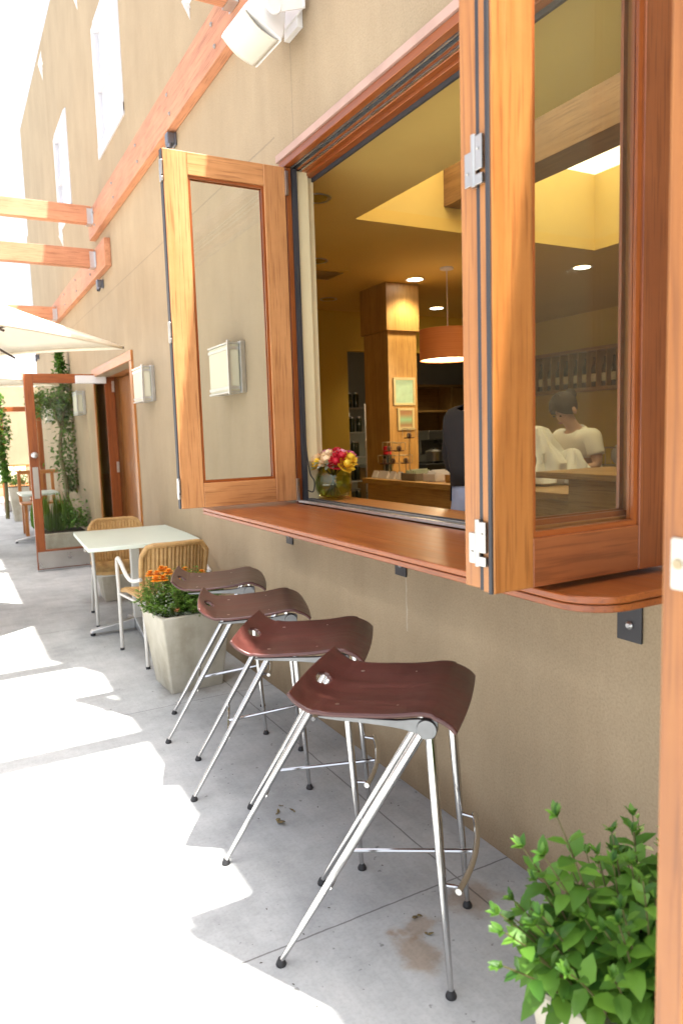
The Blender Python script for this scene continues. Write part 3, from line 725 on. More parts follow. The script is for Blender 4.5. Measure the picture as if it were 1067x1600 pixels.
for sg in (-1, 1):
    y = .168*sg
    mb = MB()
    pl2 = spline([(-.10, .700), (.0, .703), (.10, .705), (.15, .712), (.199, .712), (.201, .690), (.19, .668), (.172, .664), (.150, .674), (.11, .684), (.03, .690), (-.06, .692), (-.098, .695)], 3)
    mb.prism([(a, y-.006, b-.002) for a, b in pl2], (0, .012, 0))
    br = mb.build('seat_bracket', CASTA, stool, bevel=0.002)
    mb = MB(); mb.lathe([(0.0235, -.014), (0.025, -.011), (.025, .011), (.0235, .014)], (.177, y, .688), 22, axis=(0, 1, 0)); mb.build('hub', CASTA, br)
    for fx in (-.225, .225):
        mb = MB()
        a = Vector((.165 if fx < 0 else .183, y, .680)); b = Vector((fx, .177*sg, .012))
        mb.tube([a, a.lerp(b, .35), a.lerp(b, .6), b], [.0128, .0122, .0105, .0072], 12)
        lg = mb.build('leg', CHROME, stool)
        mb = MB(); mb.lathe([(0.0135, 0.0005), (0.0145, .004), (.0125, .010), (.0085, .017), (.0078, .020), (0, .020)], (fx, .177*sg, 0), 14); mb.build('foot', RUBBER, lg)
mb = MB()
fr = [(.248+.022*(1-(2*i/12-1)**2), -.185+.37*i/12, .288) for i in range(13)]
mb.tube(fr, .0085, 10)
for sg in (-1, 1): mb.tube([(.208, .171*sg, .292), (.252, .165*sg, .288)], .005, 8)
mb.build('footrest', CHROME, stool)
mb = MB()
mb.tube([(-.083, -.172, .238), (-.083, .172, .238)], .0055, 8); mb.tube([(-.083, 0, .238), (.268, 0, .286)], .0062, 8)
mb.build('stretcher', CHROME, stool)
STO = [(-.5515, 1.613, -45), (-.522, 2.1735, -35), (-.50, 2.709, -20), (-.4425, 3.291, -20)]
stool.location = (STO[0][0], STO[0][1], 0); stool.rotation_euler = (0, 0, R(STO[0][2]))
for i, lab in ((1, 'dark walnut bar stool with chrome legs, second from the camera'), (2, 'dark walnut bar stool with chrome legs, third from the camera'), (3, 'dark walnut bar stool farthest back, beside the marigold planter')):
    dup(stool, (STO[i][0], STO[i][1], 0), R(STO[i][2]), lab)

# ------------------------------------------------------------------ bistro table and wicker chairs
def bistro(loc, rz, label, top=(0.74, 0.98)):
    t_ = thing('bistro_table', label, 'table', (0, 0, 0), group='white bistro tables')
    mb = MB(); w_, l_ = top
    mb.prism([(a, b, .678) for a, b in [(x*w_/2, y*l_/2) for x, y in rrect(1, 1, .03, 3)]], (0, 0, .028))
    mb.build('tabletop', LAMIN, t_, bevel=0.004)
    mb = MB(); mb.box(-.032, .032, -.032, .032, .09, .655); mb.build('column', POWDER, t_, bevel=0.006)
    mb = MB(); mb.box(-.20, .20, -.03, .03, .655, .677); mb.box(-.03, .03, -.22, .22, .656, .676); mb.build('top_support', ALU, t_)
    for a in (0, 90, 180, 270):
        mb = MB(); mb.M = Matrix.Rotation(R(a), 4, 'Z')
        mb.prism([(.03, -.03, .10), (.10, -.03, .085), (.33, -.03, .045), (.345, -.03, .022), (.03, -.03, .022)], (0, .06, 0))
        lg = mb.build('base_leg', ALU, t_, bevel=0.006)
        mb = MB(); mb.M = Matrix.Rotation(R(a), 4, 'Z'); mb.lathe([(.018, 0.001), (.018, .02), (.010, .022), (0, .022)], (.325, 0, 0), 10); mb.build('foot', RUBBER, lg)
    t_.location = loc; t_.rotation_euler = (0, 0, rz); return t_
bt = bistro((-0.36, 5.31, 0), R(-3), 'pale green topped bistro table with white column, between the two wicker chairs')
def wchair():
    t_ = thing('wicker_chair', 'honey wicker armchair with white tube frame, nearer of the pair at the bistro table', 'chair', (0, 0, 0), group='wicker armchairs at the bistro table')
    # faces +y ; x is width
    mb = MB(); rows = []
    for i in range(13):
        v = i/12; row = []
        for j in range(61):
            uu = j/60*2-1
            wd = .205 - .012*(1-v)**2
            z = .36 + .395*v; y = -.205 - .05*v - .03*v*v + .045*uu*uu
            rib = .004*math.cos(uu*math.pi*17)
            zz = z - (.05*max(0, abs(uu)-.72)/.28*max(0, abs(uu)-.72)/.28 if v > .6 else 0)*(v-.6)/.4*1.2
            row.append((uu*wd, y+rib, zz))
        rows.append(row)
    mb.grid(rows); bk = mb.build('backrest', WICKER, t_, solid=0.012)
    mb = MB()
    edge = [rows[i][0] for i in range(13)]+[rows[12][j] for j in range(5, 60, 5)]+[rows[i][60] for i in range(12, -1, -1)]
    mb.tube([Vector(p)+Vector((0, -.004, 0)) for p in edge], .017, 10); mb.build('rolled_edge', WICKER, bk)
    mb = MB(); rows = []
    for i in range(41):
        v = i/40; row = []
        for j in range(25):
            uu = j/24*2-1
            row.append((uu*(.205+.02*v), -.20+.43*v, .425-.012*(1-uu*uu)-.02*max(0, v-.85)/.15+.0025*math.cos(v*math.pi*26)))
        rows.append(row)
    mb.grid(rows); st = mb.build('seat', WICKER, t_, solid=0.02)
    mb = MB(); mb.tube([rows[0][0], rows[12][0], rows[28][0], rows[39][0], rows[40][3], rows[40][12], rows[40][21], rows[39][24], rows[28][24], rows[12][24], rows[0][24]], .015, 8); mb.build('rolled_edge', WICKER, st)
    for sg in (-1, 1):
        mb = MB()
        arm = spline([(.245*sg, .235, .008), (.245*sg, .225, .35), (.25*sg, .215, .58), (.255*sg, .16, .635), (.262*sg, .05, .615), (.262*sg, -.08, .555), (.25*sg, -.17, .535), (.215*sg, -.235, .55)], 5)
        mb.tube(arm, .0125, 10); f1 = mb.build('arm_tube', POWDER, t_)
        mb = MB(); mb.tube([(.215*sg, -.275, .008), (.205*sg, -.225, .30), (.19*sg, -.185, .405)], .0115, 10); mb.build('rear_leg', POWDER, t_)
        mb = MB(); mb.tube([(.24*sg, .225, .385), (.205*sg, -.2, .385)], .009, 8); mb.build('side_rail', POWDER, t_)
        mb = MB(); mb.lathe([(.014, 0.0005), (.014, .016), (0, .016)], (.245*sg, .235, 0), 10); mb.lathe([(.014, 0.0005), (.014, .016), (0, .016)], (.215*sg, -.275, 0), 10); mb.build('foot', RUBBER, f1)
    mb = MB(); mb.tube([(-.245, .222, .385), (.245, .222, .385)], .009, 8); mb.build('front_rail', POWDER, t_)
    return t_
wc = wchair(); wc.location = (-0.325, 4.62, 0); wc.rotation_euler = (0, 0, R(2))
dup(wc, (-0.355, 5.78, 0), R(178), 'honey wicker armchair with white tube frame, farther of the pair, behind the bistro table')

# ------------------------------------------------------------------ planters and plants
def square_planter(name, label, loc, rz, top=.40, bot=.30, h=.44, group=None):
    t_ = thing(name, label, 'planter', (0, 0, 0), group=group)
    mb = MB(); T, B_ = top/2, bot/2; i = T-.028
    ring = lambda hw, z: [(a*hw, b*hw, z) for a, b in rrect(1, 1, .07, 3)]
    rs = [ring(B_*.985, 0.001), ring(B_, .012), ring(T-.003, h-.02), ring(T, h-.006), ring(T-.004, h), ring(i+.004, h), ring(i, h-.006), ring(i-.006, h-.07)]
    k = len(rs[0]); mb.add([p for r_ in rs for p in r_], [(a*k+j, a*k+(j+1) % k, (a+1)*k+(j+1) % k, (a+1)*k+j) for a in range(len(rs)-1) for j in range(k)]+[list(range(k))[::-1]])
    mb.build('pot', CASTC, t_)
    mb = MB(); rows = [[((a/10-1)*(i-.004), (b/10-1)*(i-.004), h-.05+.012*noise.noise(Vector((a*.7, b*.7, h)))) for b in range(21)] for a in range(21)]
    mb.grid(rows); mb.build('soil', SOIL, t_)
    t_.location = loc; t_.rotation_euler = (0, 0, rz); return t_
square_planter('concrete_planter', 'tapered square concrete planter of marigolds behind the bar stools', (-0.385, 3.97, 0), R(3), group='tapered concrete planters')
square_planter('concrete_planter', 'tapered square concrete planter partly hidden behind the bistro table legs', (-0.24, 6.55, 0), R(-3), group='tapered concrete planters')
square_planter('concrete_planter', 'tapered square concrete planter of leafy herbs in the near right corner', (-0.457, 0.769, 0), R(18), top=.36, bot=.27, h=.42, group='tapered concrete planters')

# marigold plant
mg = thing('marigold_plant', 'feathery green marigold plant with orange flower heads in the planter behind the stools', 'plant', (-.385, 3.97, .39))
mb = MB(); st = MB()
rp = random.Random(3)
for i in range(190):
    a = rp.uniform(0, 6.28); r_ = math.sqrt(rp.random())
    bx, by = -.385+.15*r_*math.cos(a), 3.97+.15*r_*math.sin(a)
    h = rp.uniform(.10, .27)*(1.1-.35*r_); ln = .11*r_
    tip = Vector((bx+ln*math.cos(a)+rp.uniform(-.03, .03), by+ln*math.sin(a)+rp.uniform(-.03, .03), .39+h))
    base = Vector((bx, by, .385)); st.tube([base, base.lerp(tip, .5)+Vector((0, 0, .02)), tip], [.0022, .0017, .0009], 4)
    for k in range(13):
        f = .25+.75*k/12; p = base.lerp(tip, f)+Vector((0, 0, .02*math.sin(f*3.1)))
        for q in range(3):
            aa = rp.uniform(0, 6.28); d = Vector((math.cos(aa), math.sin(aa), rp.uniform(-.1, .8)))
            mb.leaf(p, d, (rp.uniform(-.4, .4), rp.uniform(-.4, .4), 1), rp.uniform(.018, .036), rp.uniform(.006, .011))
mb.build('foliage', LEAF2, mg); st.build('stems', STEM, mg)
FL = [(-.53, 3.98, .665), (-.485, 4.05, .675), (-.42, 3.98, .635), (-.37, 4.02, .635), (-.30, 3.95, .615), (-.25, 4.05, .625), (-.45, 4.1, .66), (-.33, 4.12, .64), (-.555, 4.03, .66), (-.505, 3.95, .64), (-.46, 3.99, .665), (-.55, 3.93, .645)]
for (x, y, z) in FL:
    z -= .022
    mb = MB()
    for lay in range(4):
        nP = 14-2*lay; rr = .033-.006*lay
        for k in range(nP):
            a = 6.283*k/nP+lay*.4+rp.uniform(-.1, .1)
            mb.leaf((x, y, z+.006*lay), (math.cos(a), math.sin(a), .12+.33*lay), (0, 0, 1), rr, .024, curl=.25)
    mb.build('flower_head', ORANGE, mg)
    mb = MB(); mb.tube([(x*.8-.385*.2, y*.8+3.97*.2, .40), (x, y, z)], .002, 5); mb.build('flower_stem', STEM, mg)
# alyssum and a peach bloom
al = thing('silver_edging_plant', 'pale silvery trailing plant with tiny white blooms at the planter left edge', 'plant', (-.50, 3.90, .40))
mb = MB()
for i in range(420):
    a = rp.uniform(0, 6.28); r_ = math.sqrt(rp.random())
    p = Vector((-.515+.075*r_*math.cos(a), 3.93+.13*r_*math.sin(a), .40+rp.uniform(.02, .20)*(1.15-.6*r_)))
    mb.leaf(p, (rp.uniform(-1, 1), rp.uniform(-1, 1), rp.uniform(0, 1)), (0, 0, 1), rp.uniform(.010, .02), rp.uniform(.006, .011))
mb.build('foliage', LEAFG, al)
sv = thing('succulent_clump', 'grey green succulent clump with a peach bloom at the planter front', 'plant', (-.42, 3.82, .41))
mb = MB()
for i in range(22):
    cx, cy = -.44+rp.uniform(-.08, .13), 3.815+rp.uniform(-.025, .03)
    for k in range(9):
        a = 6.283*k/9+rp.random(); mb.leaf((cx, cy, .425+rp.uniform(0, .02)), (math.cos(a), math.sin(a), .7), (0, 0, 1), .028, .012)
mb.build('rosettes', LEAFG, sv)
mb = MB()
for k in range(16):
    a = 6.283*k/8+.2*(k // 8); mb.leaf((-.475, 3.80, .462+.004*(k//8)), (math.cos(a), math.sin(a), .5+.7*(k//8)), (0, 0, 1), .024, .016)
mb.build('bloom', PEACH, sv)
gl = thing('leafy_filler_plant', 'bright green low leafy plant at the planter front right corner', 'plant', (-.28, 3.84, .41))
mb = MB()
for i in range(260):
    a = rp.uniform(0, 6.28); r_ = math.sqrt(rp.random())
    p = Vector((-.28+.085*r_*math.cos(a), 3.86+.07*r_*math.sin(a), .41+rp.uniform(.01, .09)*(1.2-.5*r_)))
    mb.leaf(p, (math.cos(a), math.sin(a), rp.uniform(-.1, .8)), (0, 0, 1), rp.uniform(.018, .03), rp.uniform(.012, .018))
mb.build('foliage', LEAF, gl)

# mint-like herb near the camera
def herb(name, label, cx, cy, stems, mat_, seed, leafL=.052, z0=.38, spread=1.0, wide=.56):
    q = random.Random(seed); t_ = thing(name, label, 'plant', (cx, cy, z0)); lf = MB(); sm = MB()
    for (dx, dy, lx, ly, h) in stems:
        b = Vector((cx+dx, cy+dy, z0)); tip = Vector((cx+dx+lx, cy+dy+ly, z0+h)); mid = b.lerp(tip, .5)+Vector((-.12*lx, -.12*ly, .06*h))
        pts = [b.lerp(mid, t).lerp(mid.lerp(tip, t), t) for t in [k/10 for k in range(11)]]
        sm.tube(pts, [.0030-.0018*k/10 for k in range(11)], 5)
        Ln = sum((pts[k+1]-pts[k]).length for k in range(10)); nn_ = max(5, int(Ln/.029)); ph0 = q.uniform(0, 3)
        for k in range(1, nn_+1):
            f = k/nn_; i = min(9, int(f*9.99)); p = pts[i].lerp(pts[i+1], f*9.99-i) if i < 9 else pts[10]
            ax = (pts[min(10, i+1)]-pts[i]).normalized(); sd = ax.orthogonal().normalized(); sd2 = ax.cross(sd)
            size = leafL*(1.05-.72*max(0, f-.55)/.45)*q.uniform(.75, 1.2)*(0.75 if f < .2 else 1)
            for e in (0, 1):
                a = ph0+k*math.pi/2+e*math.pi+q.uniform(-.3, .3)
                d = sd*math.cos(a)+sd2*math.sin(a)+ax*(.35+1.1*max(0, f-.7)/.3)-Vector((0, 0, .25*(1-f)))
                lf.leaf(p, d, Vector((0, 0, 1))+.5*ax, size, size*wide*q.uniform(.85, 1.1), curl=q.uniform(.05, .3))
        for e in range(5):
            a = q.uniform(0, 6.28); lf.leaf(pts[10], sd*math.cos(a)*.6+sd2*math.sin(a)*.6+ax*1.1, ax+Vector((.1, 0, .2)), leafL*.42, leafL*.2)
    lf.build('leaves', mat_, t_); sm.build('stems', STEM, t_); return t_
q = random.Random(11); stm = []
HC = (-.50, .775)
for i in range(74):
    a = q.uniform(0, 6.28); r_ = math.sqrt(q.random()); dx, dy = .12*r_*math.cos(a), .12*r_*math.sin(a)
    if dx < -.02 and dy < -.03: continue
    h = (.29*(1-.58*r_*r_)+q.uniform(-.06, .03))*(1 if dx < .05 else 1.0)
    stm.append((dx, dy, dx*1.05-.03+q.uniform(-.03, .03), dy*.7+q.uniform(-.02, .02), max(.06, h)))
stm += [(-.05, .03, -.11, .03, .37), (-.06, .06, -.13, .05, .30), (-.05, .03, -.14, .03, .31), (.05, .05, .0, .03, .30), (-.10, .05, -.17, .02, .20), (-.11, .03, -.17, .03, .15), (-.01, .02, -.03, .03, .31)]
herb('mint_plant', 'bushy bright green mint plant spilling over the near right planter', HC[0], HC[1], stm, LEAF, 5, leafL=.060, wide=.62)
herb('variegated_plant', 'cream edged variegated sprig behind the mint against the wall', -.25, .98, [(.0, .0, .02, .04, .15), (.04, .0, .05, .03, .14), (-.02, .0, -.02, .05, .12), (.05, -.02, .08, .02, .17)], LEAFV, 6, leafL=.034)
herb('variegated_sprig', 'small cream edged variegated sprig low at the planter front', -.50, .655, [(.0, .0, -.01, -.02, .05), (.03, .0, .02, -.02, .06), (-.02, .02, -.03, .0, .055)], LEAFV, 8, leafL=.032)

# dry leaves on the ground
DRY = pm('dry_leaf', (0.16, 0.12, 0.05), 0.8, 0, 0.4, 60)
for x, y, s_, lab in [(-.561, 2.303, .045, 'curled dry leaf on the concrete, largest of the small litter'), (-.532, 2.355, .022, 'small dark leaf scrap beside the largest dry leaf'), (-.475, 2.34, .02, 'pale curled leaf scrap near the wall side of the stool'), (-.50, 2.40, .014, 'tiny dark leaf scrap among the dry leaves'), (-.42, 1.62, .028, 'reddish dry leaf lying on the rust stain'), (-.44, 1.54, .02, 'thin dry leaf curl on the rust stain beside the stool')]:
    mb = MB(); a = rp.uniform(0, 6.28)
    mb.leaf((x, y, .003), (math.cos(a), math.sin(a), .12), (0, 0, 1), s_, s_*.55, curl=-.2); mb.leaf((x, y, .003), (math.cos(a+2), math.sin(a+2), .25), (0, 0, 1), s_*.6, s_*.4, curl=.3)
    tag(mb.build('dry_leaf', DRY, None, solid=.0008), lab, 'leaf', 'dry leaves on the concrete')
q = random.Random(4); mb = MB()
for i in range(130):
    x, y = q.uniform(-.9, -.05), q.uniform(.9, 3.6); s_ = q.uniform(.0015, .005)
    mb.leaf((x, y, .002), (q.uniform(-1, 1), q.uniform(-1, 1), .1), (0, 0, 1), s_*2, s_)
tag(mb.build('ground_litter', pm('litter', (0.06, 0.05, 0.04), .9), None), 'scattered dark specks of litter on the concrete', None, kind='stuff')

# ------------------------------------------------------------------ umbrellas
UF = pm('umbrella_frame', (0.06, 0.035, 0.02), 0.5)
def umbrella(label, Rc, e1, e2, side, zr, rise):
    ctr = Vector((Rc[0], Rc[1], 0))+Vector((e1[0]+e2[0], e1[1]+e2[1], 0))*side/2
    t_ = thing('patio_umbrella', label, 'umbrella', (ctr.x, ctr.y, 0), group='cream patio umbrellas')
    apex = Vector((ctr.x, ctr.y, zr+rise)); c1 = Vector((e1[0], e1[1], 0)); c2 = Vector((e2[0], e2[1], 0))
    cor = [ctr+(c1*a+c2*b)*side/2 for a, b in ((-1, -1), (1, -1), (1, 1), (-1, 1))]
    mb = MB(); M_ = 10
    for k in range(4):
        A, B_ = cor[k], cor[(k+1) % 4]; rows = []
        for i in range(M_+1):
            v = i/M_; row = []
            for j in range(M_+1):
                uu = j/M_; e = A.lerp(B_, uu); p = ctr.lerp(e, v); sag = -.05*math.sin(v*math.pi)*(0.4+.6*math.sin(uu*math.pi))
                z = zr+rise*(1-v)+sag+.035*v*v*math.sin(uu*math.pi)
                row.append((p.x, p.y, z))
            rows.append(row)
        mb.grid(rows)
        mb.grid([rows[-1], [(p[0], p[1], p[2]-.022) for p in rows[-1]]])
    cn = mb.build('canopy', CANVAS, t_, solid=.002)
    for k in range(4):
        for e in (cor[k], cor[k].lerp(cor[(k+1) % 4], .5)):
            mb = MB(); e = Vector((e.x, e.y, zr)); mb.tube([apex-Vector((0, 0, .09)), apex.lerp(e, .5)-Vector((0, 0, .09)), e-Vector((0, 0, .01))], .009, 6); rb = mb.build('rib', UF, t_)
            mb = MB(); mb.tube([Vector((ctr.x, ctr.y, zr-.12)), apex.lerp(e, .55)-Vector((0, 0, .10))], .007, 6); mb.build('strut', UF, rb)
    mb = MB(); mb.tube([(ctr.x, ctr.y, .05), (ctr.x, ctr.y, zr+rise)], .022, 12); mb.build('pole', UF, t_)
    mb = MB(); mb.lathe([(.26, 0.001), (.26, .05), (.22, .065), (.06, .08), (.04, .16), (0, .16)], (ctr.x, ctr.y, 0), 24); mb.build('base', IRON, t_)
umbrella('cream square patio umbrella nearest, with its corner near the wall', (-.28, 5.6), (-.62, .785), (-.785, -.62), 2.2, 2.10, .58)
umbrella('cream square patio umbrella behind the glazed door', (-.25, 9.35), (-.62, .785), (-.785, -.62), 2.2, 2.10, .58)

# ------------------------------------------------------------------ things inside the cafe
col_ = thing('wood_column', 'square oak clad column rising to the ceiling behind the counter', 'column', (2.18, 5.75, 0))
mb = MB(); mb.box(2.025, 2.335, 5.535, 5.955, 0.01, 2.30, 2); mb.build('shaft', OAK, col_, bevel=.003)
mb = MB(); mb.box(2.005, 2.355, 5.515, 5.975, 2.30, 2.719, 2); mb.build('capital', OAK, col_, bevel=.003)
def frame(label, x0, x1, z0, z1, y, paper):
    t_ = thing('picture_frame', label, 'picture', ((x0+x1)/2, y, z0), group='framed prints on the wood column')
    mb = MB(); e = .022
    mb.box(x0, x0+e, y-.018, y, z0, z1); mb.box(x1-e, x1, y-.018, y, z0, z1); mb.box(x0+e, x1-e, y-.018, y, z0, z0+e); mb.box(x0+e, x1-e, y-.018, y, z1-e, z1)
    mb.build('frame', pm('pale_frame', (.52, .44, .24), .5), t_, bevel=.002)
    mb = MB(); mb.box(x0+e, x1-e, y-.008, y-.002, z0+e, z1-e); mb.build('print', paper, t_)
frame('framed pale mint print, upper and larger of two on the column', 2.065, 2.30, 1.635, 1.885, 5.533, pm('mint_print', (.34, .50, .36), .6, 0, .12, 14))
m, t, b = newmat('banded_print'); sx = t.nodes.new('ShaderNodeSeparateXYZ'); tc = t.nodes.new('ShaderNodeTexCoord'); t.links.new(tc.outputs['Object'], sx.inputs[0])
t.links.new(ramp(t, math_(t, 'MULTIPLY_ADD', noise_(t, tc.outputs['Object'], 20), .04, math_(t, 'MULTIPLY', sx.outputs[2], 5)), [(.05, (.5, .45, .28)), (.25, (.30, .17, .08)), (.5, (.26, .48, .28)), (.75, (.35, .2, .1))]), b.inputs['Base Color'])
frame('small framed brown and green print, lower of two on the column', 2.105, 2.285, 1.41, 1.61, 5.533, m)

counter = thing('service_counter', 'long oak service counter inside the cafe below the column', 'counter', (2.0, 4.3, 0))
mb = MB(); mb.box(1.70, 2.32, 3.05, 5.50, .955, 1.0, 1); mb.build('countertop', OAK, counter, bevel=.004)
mb = MB(); mb.box(1.75, 2.30, 3.08, 5.48, .01, .954, 1); mb.build('counter_body', OAK, counter)
hc = thing('raised_counter', 'raised pay counter with a pale speckled front panel, seen through the right window panel', 'counter', (1.7, 2.5, 0))
mb = MB(); mb.box(1.40, 1.98, 1.8, 3.04, 1.115, 1.15, 1); mb.build('countertop', OAK, hc, bevel=.004)
mb = MB(); mb.box(1.47, 1.95, 1.85, 2.86, .01, 1.114, 1); mb.build('counter_body', OAK, hc)
SPK = pm('speckled_panel', (.45, .43, .36), .7, 0, .35, 120)
mb = MB(); mb.box(1.455, 1.469, 1.9, 2.62, .55, .96); mb.build('front_panel', SPK, hc)

# display stands, cards and trays on the counter
WIRE = pm('wire_metal', (.45, .40, .30), .35, .8)
CARD = pm('white_card', (.68, .66, .68), .6, 0, .04)
GLS = pm('display_goods', (.10, .05, .03), .4, 0, .4, 60)
for i, (y, za, zb, lab) in enumerate([(5.44, 1.192, 1.115, 'short wire display stand leftmost on the counter'), (5.36, 1.309, 1.229, 'tall wire display stand second from the left on the counter'), (5.30, 1.195, 1.121, 'short wire display stand between the two tall ones'),
                                (5.20, 1.303, 1.231, 'tall wire display stand fourth from the left on the counter'), (5.10, 1.199, 1.128, 'short wire display stand beneath the tallest one'), (5.04, 1.42, 1.34, 'tallest wire display stand rightmost, before the small frame')]):
    t_ = thing('display_stand', lab, 'display stand', (1.9, y, 1.0), group='wire display stands on the counter')
    x = 1.9; mb = MB(); mb.tube([(x, y, 1.0), (x, y, zb)], .004, 6); mb.lathe([(.035, .0), (.035, .006), (.008, .012), (0, .012)], (x, y, 1.0), 14); mb.build('pole', WIRE, t_)
    mb = MB(); mb.lathe([(.045, 0), (.047, .008), (0, .008)], (x, y, zb), 16); mb.build('tray', WALNUT[0], t_)
    mb = MB(); h = .04
    for a, b in ((-h, -h), (h, -h), (h, h), (-h, h)): mb.tube([(x+a, y+b, zb+.008), (x+a, y+b, za)], .0028, 5)
    mb.tube([(x-h, y-h, za), (x+h, y-h, za), (x+h, y+h, za), (x-h, y+h, za)], .0028, 5, closed=True); mb.build('wire_cage', WIRE, t_)
    mb = MB(); mb.lathe([(.018, 0), (.022, .02), (.016, .035), (0, .04)], (x, y, zb+.008), 12); mb.build('sample', GLS, t_)
for i, (x, y) in enumerate([(1.80, 5.42), (1.80, 5.32), (1.80, 5.25), (1.80, 5.14), (1.80, 5.03)]):
    mb = MB(); mb.prism([(x-.03, y-.038, 1.001), (x+.03, y-.038, 1.001), (x, y-.038, 1.065)], (0, .076, 0))
    tag(mb.build('name_card', CARD, None), ['folded blank white card leftmost at the counter edge', 'folded blank white card second from the left at the counter edge', 'folded blank white card third from the left at the counter edge', 'folded blank white card fourth from the left at the counter edge', 'folded blank white card rightmost, beside the trays'][i], 'card', 'blank cards along the counter')
for x, y, w_, lab, m_ in [(1.86, 4.86, .2, 'shallow woven tray with pale green packets on the counter', pm('tray_grey', (.22, .18, .14), .7)), (1.88, 4.62, .16, 'pale square dish right of the woven tray on the counter', CARD), (1.9, 4.36, .16, 'brown carton at the counter end beside the person in black', OAK[0])]:
    t_ = thing('counter_tray', lab, 'tray', (x, y, 1.0)); mb = MB()
    mb.box(x-w_/2, x+w_/2, y-w_/2, y+w_/2, 1.001, 1.012)
    for a in (-1, 1): mb.box(x+a*w_/2-.005, x+a*w_/2+.005, y-w_/2, y+w_/2, 1.012, 1.06); mb.box(x-w_/2+.006, x+w_/2-.006, y+a*w_/2-.005, y+a*w_/2+.005, 1.012, 1.058)
    mb.build('tray_body', m_, t_)
    mb = MB()
    for k in range(5): mb.box(x-w_*.4, x+w_*.4, y-w_*.4+k*w_*.16, y-w_*.4+k*w_*.16+.012, 1.013, 1.075+.008*(k % 3))
    mb.build('packets', LEAFG if w_ > .18 else CARD, t_)

# ceiling lights
def down(x, y, lit, label):
    t_ = thing('ceiling_light', label, 'ceiling light', (x, y, 2.72), group='recessed round ceiling lights')
    mb = MB(); mb.lathe([(.062, .03), (.068, .0), (.085, -.004), (.088, 0.0), (.07, .012)], (x, y, 2.716), 24); mb.build('trim_ring', ALU if not lit else PLASTIC, t_)
    mb = MB(); mb.lathe([(.066, -.002), (.05, .001), (0, .003)], (x, y, 2.716), 20); mb.build('lens', emit('lit_lens', (1, .95, .8), 4.0) if lit else CHROME, t_)
    if lit:
        l = bpy.data.lights.new('downlight_lamp', 'SPOT'); l.energy = 12; l.color = (1, .82, .5); l.spot_size = R(120); l.spot_blend = .6; l.shadow_soft_size = .06
        o = bpy.data.objects.new('lamp', l); COL.objects.link(o); o.parent = t_; o.location = (0, 0, -.03)
for x, y, lit, lab in [(.422, 3.736, 0, 'unlit chrome recessed ceiling light nearest the window'), (1.089, 5.044, 0, 'unlit chrome recessed ceiling light second from the window'), (1.904, 6.409, 0, 'unlit chrome recessed ceiling light above the mustard wall'),
                       (2.196, 5.339, 1, 'lit round ceiling light at the top of the column'), (3.269, 6.486, 1, 'lit round ceiling light right of the column'), (3.269, 4.445, 1, 'lit round ceiling light seen through the right window panel')]:
    down(x, y, lit, lab)
t_ = thing('smoke_detector', 'small grey round detector on the ceiling seen through the right panel', 'detector', (3.35, 5.2, 2.72))
mb = MB(); mb.lathe([(.05, 0), (.048, -.025), (.02, -.04), (0, -.04)], (3.35, 5.2, 2.72), 18); mb.build('housing', GREYP, t_)
t_ = thing('ceiling_vent', 'square louvred air vent on the ceiling left of the column', 'vent', (1.35, 5.45, 2.72))
mb = MB(); x, y = 1.33, 5.45
mb.box(x-.17, x+.17, y-.17, y-.14, 2.712, 2.719); mb.box(x-.17, x+.17, y+.14, y+.17, 2.712, 2.719); mb.box(x-.17, x-.14, y-.14, y+.14, 2.712, 2.719); mb.box(x+.14, x+.17, y-.14, y+.14, 2.712, 2.719)
mb.build('vent_frame', CEIL, t_)
mb = MB()
for k in range(6): mb.box(x-.14, x+.14, y-.13+k*.05, y-.11+k*.05, 2.708, 2.7185)
mb.build('louvres', WIRE, t_)

# pendant
pd = thing('pendant_lamp', 'orange drum pendant lamp hanging on a thin cord from the ceiling', 'pendant lamp', (2.19, 4.875, 2.72))
mb = MB(); mb.lathe([(.055, 0), (.055, -.015), (.01, -.02), (0, -.02)], (2.19, 4.875, 2.719), 20); mb.build('canopy', PLASTIC, pd)
mb = MB(); mb.tube([(2.19, 4.875, 2.70), (2.19, 4.875, 2.21)], .004, 6); mb.build('cord', CARD, pd)
m, t, b = newmat('orange_shade'); b.inputs['Base Color'].default_value = (.46, .13, .03, 1); b.inputs['Roughness'].default_value = .7
wv = noise_(t, coords(t, (1, 1, 160)), 1.0); t.links.new(ramp(t, wv, [(.3, (.46, .14, .03)), (.7, (.58, .20, .055))]), b.inputs['Base Color'])
b.inputs['Emission Color'].default_value = (.6, .13, .02, 1); b.inputs['Emission Strength'].default_value = .03
mb = MB(); mb.lathe([(.232, 1.975), (.232, 2.222), (.226, 2.222), (.226, 1.975), (.232, 1.975)], (2.19, 4.875, 0), 48, cap=False); mb.build('shade', m, pd)
mb = MB(); mb.lathe([(.224, 1.985), (.224, 1.981), (0, 1.981)], (2.19, 4.875, 0), 40); mb.build('diffuser', emit('pendant_diffuser', (1, .84, .55), .5), pd)
l = bpy.data.lights.new('pendant_bulb', 'POINT'); l.energy = 5; l.color = (1, .8, .5); l.shadow_soft_size = .08
o = bpy.data.objects.new('pendant_bulb', l); COL.objects.link(o); o.parent = pd; o.location = (0, 0, -.84)
mb = MB(); mb.box(1.967, 2.413, 4.871, 4.879, 2.205, 2.212); mb.box(2.186, 2.194, 4.652, 5.098, 2.204, 2.211); mb.build('spider', WIRE, pd)

